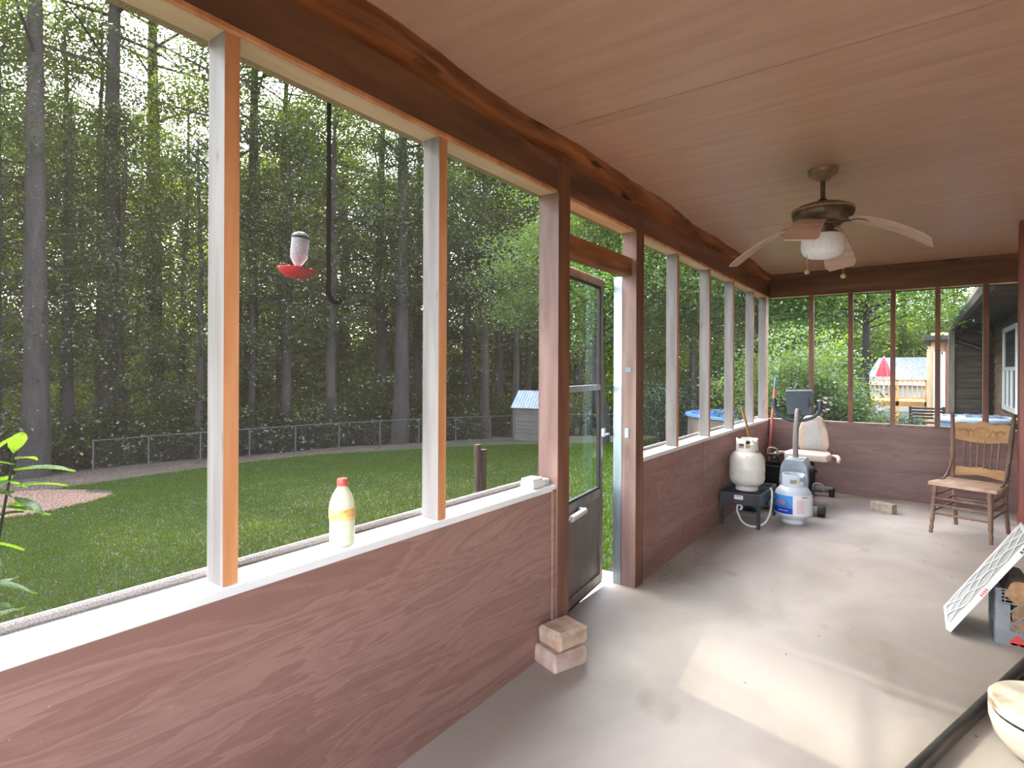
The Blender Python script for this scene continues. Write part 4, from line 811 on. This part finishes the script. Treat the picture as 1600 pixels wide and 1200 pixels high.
for sx in (-1, 1): MB().tube(smooth_path([(.05+sx*.20, .60, .47), (.05+sx*.27, .50, .485), (.05+sx*.30, .36, .485), (.05+sx*.30, .30, .46)], 4), .018, 10).build('side_handle', vin2, bk, True)

# ------------------------------------------------------------------ poles and bits in the far corner
rp_ = empty('red_pole', (.005+.05, 7.15, 0)); tag(rp_, 'thin red broom pole with a blue-grey tip leaning in the corner', 'pole')
Pa, Pb = Vector((-.04, 0, .0)), Vector((.06, .02, 1.31)); MB().tube([Pa, Pa.lerp(Pb, .90)], .0155, 10).build('pole_shaft', mat('faded_red_paint', (188, 98, 90), (206, 120, 110), (8, 8, 3), rough=.5), rp_, True)
MB().tube([Pa.lerp(Pb, .90), Pa.lerp(Pb, .985), Pb], [.0165, .0165, .008], 10).build('pole_tip', mat('blue_grey_tip', (104, 146, 158), rough=.5), rp_, True)
ws = empty('wooden_stick', (.06, 6.02, 0)); tag(ws, 'brown wooden stick leaning on the sill behind the white tank', 'stick')
MB().tube(smooth_path([(.09, .04, 0), (.05, .02, .45), (.02, .0, .75), (-.04, -.05, 1.02)], 5), [.017]*11+[.015]*4+[.008], 10, flat=.8).build('stick_shaft', mat('brown_stick', (160, 112, 64), (182, 134, 84), (10, 10, 2), rough=.5), ws, True)
bn = empty('black_bin', (.20, 6.72, 0), R(-4)); tag(bn, 'low black plastic bin behind the red pole and the burner stand', 'bin')
mb = MB(); mb.add([(-.13, -.13, 0), (.13, -.13, 0), (.13, .13, 0), (-.13, .13, 0), (-.15, -.15, .36), (.15, -.15, .36), (.15, .15, .36), (-.15, .15, .36), (-.14, -.14, .36), (.14, -.14, .36), (.14, .14, .36), (-.14, .14, .36), (-.125, -.125, .02), (.125, -.125, .02), (.125, .125, .02), (-.125, .125, .02)],
   [(0, 3, 2, 1)]+[(k, (k+1) % 4, 4+(k+1) % 4, 4+k) for k in range(4)]+[(4+k, 4+(k+1) % 4, 8+(k+1) % 4, 8+k) for k in range(4)]+[(8+k, 8+(k+1) % 4, 12+(k+1) % 4, 12+k) for k in range(4)]+[(12, 13, 14, 15)]); mb.build('bin_body', M['black'], bn)
for k in range(4): MB().cbox(((0, .155, 0, -.155)[k], (-.155, 0, .155, 0)[k], .352), ((.32, .014, .32, .014)[k], (.014, .32, .014, .32)[k], .02), b=.004).build('bin_lip', M['black'], bn)
gb = empty('green_jug', (.16, 5.88, .062), R(8)); tag(gb, 'dark green plastic jug lying on its side under the burner stand', 'jug'); Mj = Matrix.Rotation(R(90), 4, 'Y')
MB().lathe([(.05, -.12), (.06, -.11), (.06, .03), (.045, .07), (.02, .09), (.018, .11)], n=20, M=Mj).build('jug_body', mat('dark_green_plastic', (24, 74, 58), rough=.4), gb, True)
MB().lathe([(.021, .10), (.021, .125), (0, .128)], n=14, M=Mj).build('jug_cap', M['black'], gb, True); MB().lathe([(.0605, -.08), (.0612, -.078), (.0612, .0), (.0605, .002)], n=20, M=Mj, cap=False).build('jug_label', M['black'], gb, True)
# ------------------------------------------------------------------ cored brick
br = empty('cored_brick', (1.195, 6.645, 0), R(-24)); tag(br, 'grey concrete brick with four holes lying on the floor', 'brick'); bmr = mat('concrete_brick', (150, 138, 122), (176, 164, 148), (20, 20, 20), rough=.95, bump=.5)
mb = MB(); bl_, bd_, bh_ = .205, .09, .085; hx = [-.075, -.025, .025, .075]
xsb = [-bl_/2]+[v for h_ in hx for v in (h_-.013, h_+.013)]+[bl_/2]; ysb = [-bd_/2, -.013, .013, bd_/2]
for i in range(9):
    for j in range(3):
        if not (i % 2 == 1 and j == 1): mb.box(xsb[i], xsb[i+1], ysb[j], ysb[j+1], 0, bh_)
        else: mb.box(xsb[i], xsb[i+1], ysb[j], ysb[j+1], 0, .01)
bo_ = mb.build('brick_body', bmr, br); bmx = bmesh.new(); bmx.from_mesh(bo_.data); bmesh.ops.remove_doubles(bmx, verts=bmx.verts, dist=1e-5); bmx.to_mesh(bo_.data); bmx.free()

# ------------------------------------------------------------------ pressed-back wooden chair
chm = mat('dusty_brown_wood', (104, 78, 64), (138, 108, 90), (12, 12, 3), rough=.55, bump=.15); chl = mat('golden_oak', (148, 106, 62), (176, 134, 84), (4, 16, 16), rough=.5, bump=.2); chs = mat('worn_seat_wood', (172, 138, 116), (200, 168, 146), (14, 3, 14), rough=.7, bump=.2)
ch = empty('wooden_chair', (1.835, 6.18, 0), R(-20)); tag(ch, 'old pressed-back wooden chair with carved crest and turned spindles', 'chair')
def turned(p0, p1, r, rings, n=12, taper=1.0):
    p0, p1 = Vector(p0), Vector(p1); pts, rad = [], []
    N_ = 40
    for i in range(N_+1):
        u = i/N_; rr = r*(1+(taper-1)*u)
        for (c, w_, a_) in rings: rr += a_*math.exp(-((u-c)/w_)**2)
        pts.append(p0.lerp(p1, u)); rad.append(max(rr, .004))
    return MB().tube(pts, rad, n)
RG = [(.12, .012, .004), (.2, .02, -.004), (.3, .012, .004), (.72, .012, .004), (.78, .02, -.004), (.86, .012, .005)]
for sx in (-1, 1): turned((sx*.205, -.235, 0), (sx*.185, -.19, .405), .0145, RG, taper=1.45).build('leg', chm, ch, True)
for sx in (-1, 1):
    pts = smooth_path([(sx*.185, .27, 0), (sx*.18, .22, .22), (sx*.185, .205, .42), (sx*.20, .23, .68), (sx*.215, .275, .975)], 8); rad = [.016+.004*(.5+.5*math.cos(i*1.6))*(1 if 16 < i < 30 else 0) for i in range(len(pts))]
    MB().tube(pts, rad, 12).build('back_post', chm, ch, True)
    MB().lathe([(.012, -.01), (.018, .0), (.012, .012), (.02, .028), (.016, .044), (0, .05)], (sx*.215, .276, .975), 14).build('finial', chm, ch, True)
    MB().tube(smooth_path([(sx*.195, .20, .60), (sx*.20, .15, .50), (sx*.205, .06, .44), (sx*.21, -.04, .425)], 5), [.011]*15+[.009], 8, flat=1).build('hip_brace', chm, ch, True)
pad_ = MB(); pts = [(-.235, -.21), (.235, -.21), (.24, -.15), (.21, .20), (-.21, .20), (-.24, -.15)]; pad_.prism(pts, .405, .432); pad_.build('seat', chs, ch)
# crest rail with scalloped top
def rail(name, z0, z1, scal, yb, m_, hw_=.205, bot=0):
    vs = []; fs = []; n_ = 28
    for i in range(n_+1):
        u = i/n_*2-1; top = z1+scal*(.5*math.cos(u*9)+.9*math.exp(-(u/.3)**2))*(1-.3*u*u); lo_ = z0+bot*math.cos(u*3.14)*.5; bow = .018*(1-u*u)
        for (z, d) in ((lo_, 0), (top, 0), (top, .018), (lo_, .018)): vs.append((u*hw_, yb(z)+bow+d, z))
    for i in range(n_):
        for j in range(4): fs.append((i*4+j, i*4+(j+1) % 4, i*4+4+(j+1) % 4, i*4+4+j))
    fs += [(0, 1, 2, 3), (n_*4+3, n_*4+2, n_*4+1, n_*4)]
    return MB().add(vs, fs).build(name, m_, ch)
yb = lambda z: .195+(z-.45)*.145
cre = rail('crest_rail', .765, .925, .014, yb, chl, .212, -.02); rail('lower_rail', .465, .535, .006, yb, chl, .19, .02)
for (cx_, cz, rr) in ((-.13, .845, .036), (.13, .845, .036), (0, .86, .05)):
    for ring in (1.0, .6):
        MB().tube([(cx_+rr*ring*math.cos(t_*.4), yb(cz)+.018*(1-(cx_/.212)**2)-.001, cz+rr*ring*.8*math.sin(t_*.4)) for t_ in range(17)], .0035, 6).build('carving', chl, cre)
for sx in (-1, 1): MB().tube(smooth_path([(sx*.05, yb(.82)+.016, .81), (sx*.08, yb(.85)+.014, .87), (sx*.10, yb(.80)+.013, .80)], 6), .0035, 6).build('carving', chl, cre)
for k in range(6):
    x = -.125+k*.05; turned((x*.92, yb(.53)+.024, .525), (x, yb(.775)+.024, .775), .0078, [(.25, .05, .002), (.75, .05, .002)], 8).build('spindle', chm, ch, True)
SR = [(.3, .03, .004), (.36, .012, -.003), (.42, .03, .004), (.5, .03, .003), (.58, .03, .004), (.64, .012, -.003), (.7, .03, .004)]
for z in (.30, .24, .17): turned((-.20, -.215, z), (.20, -.215, z), .0085, SR, 10).build('front_stretcher', chm, ch, True)
for sx in (-1, 1):
    for z in (.33, .26, .20): MB().tube([(sx*.195, -.205, z-.01), (sx*.18, .22, z+.01)], .009, 8).build('side_stretcher', chm, ch, True)
MB().tube([(-.18, .225, .24), (.18, .225, .24)], .009, 8).build('back_stretcher', chm, ch, True)

# ------------------------------------------------------------------ milk crate with firewood, leaning air filter
mk = empty('milk_crate', (1.787+.17, 3.765+.165, 0), R(0)); tag(mk, 'grey plastic milk crate with red emblem holding firewood', 'crate'); cg = mat('grey_crate_plastic', (112, 114, 116), (134, 136, 138), (8, 8, 8), rough=.5)
w_, hc = .165, .285
MB().cbox((0, 0, .008), (.33, .33, .014), b=.002).build('crate_base', cg, mk)
for sx in (-1, 1):
    for sy in (-1, 1): MB().cbox((sx*(w_-.012), sy*(w_-.012), hc/2), (.026, .026, hc), b=.004).build('corner_post', cg, mk)
def side_bars(Mx):
    def bar(p0, p1, wd_=.006, nm='bar'): MB().tube([Mx @ Vector(p0), Mx @ Vector(p1)], wd_/2, 6).build(nm, cg, mk)
    for z in (.215, .232, .250, .268, .283): bar((-w_, -w_, z), (w_, -w_, z), .006, 'rim_bar')
    for k in range(9): bar((-w_+.036+k*.032, -w_, .21), (-w_+.036+k*.032, -w_, .283), .005, 'rim_upright')
    MB().cbox((0, -w_, .036), (.30, .006, .072), Mx, b=.001).build('lower_panel', cg, mk); MB().cbox((-.13, -w_, .14), (.045, .005, .14), Mx, b=.001).build('side_panel', cg, mk); MB().cbox((.13, -w_, .14), (.045, .005, .14), Mx, b=.001).build('side_panel', cg, mk)
    for k in range(-3, 4):
        for sg in (1, -1):
            xa_, xb_ = k*.07-sg*.07, k*.07+sg*.07; za_, zb2 = .072, .212
            def clip(x0, z0, x1, z1):
                lo_, hi_ = 0., 1.
                for b_, s_ in ((-.108, 1), (.108, -1)):
                    f0, f1 = s_*(x0-b_), s_*(x1-b_)
                    if f0 < 0 and f1 < 0: return None
                    if f0 < 0: lo_ = max(lo_, f0/(f0-f1))
                    if f1 < 0: hi_ = min(hi_, f0/(f0-f1))
                return None if lo_ >= hi_-.05 else ((x0+(x1-x0)*lo_, z0+(z1-z0)*lo_), (x0+(x1-x0)*hi_, z0+(z1-z0)*hi_))
            c_ = clip(xa_, za_, xb_, zb2)
            if c_: bar((c_[0][0], -w_, c_[0][1]), (c_[1][0], -w_, c_[1][1]), .006, 'lattice_bar')
    for (x, z) in ((-.095, .095), (.0, .185), (.095, .095)):
        MB().tube([Mx @ Vector((x+.022*math.cos(a__*.35), -w_-.001, z+.022*math.sin(a__*.35))) for a__ in range(19)], .003, 6, cap=False).build('ring', cg, mk)
for k in range(4): side_bars(Matrix.Rotation(k*math.pi/2, 4, 'Z'))
emb = mat('red_emblem', (206, 66, 58))
for (x, z, rr) in ((-.095, .024, .016), (-.060, .024, .016), (-.078, .045, .015)): MB().lathe([(rr, 0), (rr, .003)], n=14, M=Matrix.Translation((x, -w_-.003, z)) @ Matrix.Rotation(R(90), 4, 'X')).build('emblem_petal', emb, mk)
MB().cbox((-.078, -w_-.0045, .016), (.055, .003, .010)).build('emblem_base', emb, mk); MB().cbox((.0, -w_-.0045, .03), (.05, .003, .012)).build('emblem_base', emb, mk)
lbk = mat('log_bark', (84, 74, 66), (120, 108, 98), (4, 20, 20), rough=.95, bump=.9); lend = mat('log_end_grain', (142, 104, 70), (172, 134, 98), (20, 6, 20), rough=.85, bump=.3)
for k, (x, y, z, r_, az, lb) in enumerate(((1.885, 3.90, .275, .060, 2, 'firewood log with orange cut end on top of the crate'), (2.035, 3.90, .285, .066, -3, 'grey bark firewood log beside the orange-ended one'), (1.90, 3.93, .155, .058, 4, 'firewood log in the middle of the crate'), (2.02, 3.92, .15, .060, -4, 'firewood log low in the crate at its right side'), (1.88, 3.92, .074, .055, 0, 'bottom firewood log against the left crate side'), (2.0, 3.92, .072, .055, 3, 'bottom firewood log against the right crate side'))):
    o = empty('firewood_log', (x, y, z), R(az)); tag(o, lb, 'log', 'firewood in the crate'); q_ = random.Random(k); n_ = 18; pr = [1+q_.gauss(0, .07) for _ in range(n_)]; vs = []; fs = []
    for i in range(7):
        yy = -.14+.28*i/6
        for j in range(n_): a_ = 2*math.pi*j/n_; rr = r_*pr[j]*(1+q_.gauss(0, .02)); vs.append((rr*math.cos(a_), yy, rr*math.sin(a_)))
    for i in range(6):
        for j in range(n_): fs.append((i*n_+j, i*n_+(j+1) % n_, (i+1)*n_+(j+1) % n_, (i+1)*n_+j))
    MB().add(vs, fs).build('bark', lbk, o, True)
    for (b_, dy) in ((0, -.0), (6*n_, .0)): MB().add([vs[b_+j] for j in range(n_)]+[(v[0], v[1]+(.002 if b_ == 0 else -.002), v[2]) for v in vs[b_:b_+n_]], [tuple(range(n_))]+[(j, (j+1) % n_, n_+(j+1) % n_, n_+j) for j in range(n_)]).build('cut_end', lend, o)
# air filter: long edge rises towards +x, leans on the crate rim
FL, FW, FT = .635, .355, .024; fa = math.atan2(.545, .335)
af = empty('air_filter', (1.60, 3.745+FW/2, .0), 0); tag(af, 'white cardboard framed air filter leaning against the milk crate', 'air filter'); cb = mat('white_cardboard', (214, 212, 208), (230, 228, 224), (5, 5, 5), rough=.7); med = mat('grey_filter_media', (160, 162, 162), (182, 184, 184), (30, 60, 30), rough=.95, bump=.5)
Mf = Matrix.Rotation(-fa, 4, 'Y')                         # local x runs up the slope, z is the face normal (up-left)
Mf = Matrix.Translation((.012, 0, .012)) @ Mf
def fb(nm, x0, x1, y0, y1, z0, z1, m_, parent=None): return MB().cbox(((x0+x1)/2, (y0+y1)/2, (z0+z1)/2), (x1-x0, y1-y0, z1-z0), Mf, b=.001).build(nm, m_, parent or af)
e1 = fb('frame_edge', 0, FL, -FW/2, -FW/2+.022, 0, FT, cb); fb('frame_edge', 0, FL, FW/2-.022, FW/2, 0, FT, cb); fb('frame_edge', 0, .022, -FW/2+.022, FW/2-.022, 0, FT, cb); fb('frame_edge', FL-.022, FL, -FW/2+.022, FW/2-.022, 0, FT, cb)
fb('filter_media', .022, FL-.022, -FW/2+.022, FW/2-.022, .004, FT-.006, med)
for k in range(3):                                        # wavy die-cut cardboard strips over the media
    for ph_ in (0, math.pi):
        yc = -FW/2+.045+k*(FW-.09)/2; vs = []; fs = []; n_ = 36; hw_ = .007
        if ph_ and k == 2: continue
        for i in range(n_+1):
            u = i/n_; x = .02+(FL-.04)*u; y = yc+((FW-.09)/4)*(1-math.cos(u*2*math.pi*2.0+ph_)) - (0 if not ph_ else 0)
            if k == 2: y = min(y, FW/2-.02)
            vs += [Mf @ Vector((x, y-hw_, FT-.002)), Mf @ Vector((x, y+hw_, FT-.002)), Mf @ Vector((x, y+hw_, FT)), Mf @ Vector((x, y-hw_, FT))]
        for i in range(n_):
            for j in range(4): fs.append((i*4+j, i*4+(j+1) % 4, i*4+4+(j+1) % 4, i*4+4+j))
        MB().add(vs, fs).build('cardboard_strip', cb, af)
mk_r = mat('faded_red_print', (206, 110, 104)); mk_k = mat('grey_print', (96, 84, 80))
for (x, w2, m_) in ((.255, .008, mk_r), (.268, .008, mk_r), (.281, .008, mk_r), (.294, .008, mk_r), (.548, .012, mk_k), (.565, .012, mk_k), (.590, .008, mk_r), (.602, .008, mk_r), (.614, .006, mk_r)):
    MB().cbox((x, -FW/2-.0006, FT/2), (w2, .001, .013), Mf).build('printed_mark', m_, e1)

# ------------------------------------------------------------------ black pole and wooden stool in the near right corner
rod = empty('black_pole', (1.475, 2.40, 0)); tag(rod, 'black metal pole lying on the floor in the lower right corner', 'pole')
MB().tube([(-.12, -.35, .024), (.47, 1.30, .024)], .0235, 16).build('pole_tube', mat('black_metal', (48, 46, 46), (66, 62, 60), (8, 8, 8), rough=.3, metal=.4), rod, True)
for p_ in ((-.12, -.35), (.47, 1.30)): MB().lathe([(.0, -.012), (.0242, -.012), (.0242, .012), (0, .012)], n=16, M=Matrix.Translation((p_[0], p_[1], .0243)) @ Vector((.59, 1.65, 0)).to_track_quat('Z', 'Y').to_matrix().to_4x4()).build('end_cap', M['black'], rod, True)
stl = empty('wooden_stool', (1.865, 2.75, 0)); tag(stl, 'round varnished cedar stool with a dark groove in the lower right corner', 'stool')
ced = mat('varnished_cedar', (216, 200, 172), (236, 226, 206), (5, 5, 12), rough=.25, fine=((4, 4, 9), (150, 104, 64), .56))
MB().lathe([(.10, 0), (.14, .02), (.168, .06), (.181, .11), (.182, .138)], n=40).build('bowl_body', ced, stl, True)
MB().lathe([(.172, .138), (.172, .150)], n=40).build('dark_groove', M['dark'], stl, True); MB().lathe([(.178, .150), (.182, .156), (.182, .182), (.174, .19), (0, .192)], n=40).build('lid', ced, stl, True)
# leaf debris on the floor
q5 = random.Random(17); mb = MB()
for k in range(120):
    if k < 90: x, y = abs(q5.gauss(.08, .10)), q5.choice((q5.uniform(3.6, 5.2), q5.uniform(3.5, 4.4)))
    else: x, y = q5.uniform(.1, 2.4), q5.uniform(2.6, 6.8)
    a_ = q5.random()*6.28; l_ = q5.uniform(.004, .012); c_, s_ = math.cos(a_)*l_, math.sin(a_)*l_; w2 = .12 if k % 3 else .4
    mb.add([(x-c_, y-s_, .0015), (x-s_*w2, y+c_*w2, .004), (x+c_, y+s_, .002), (x+s_*w2, y-c_*w2, .001)], [(0, 1, 2, 3)])
tag(mb.build('floor_debris', mat('dry_leaf_bits', (92, 74, 58), (124, 102, 82), (60, 60, 60), rough=.9)), 'scattered dry leaf bits on the concrete floor', 'debris', kind='stuff')
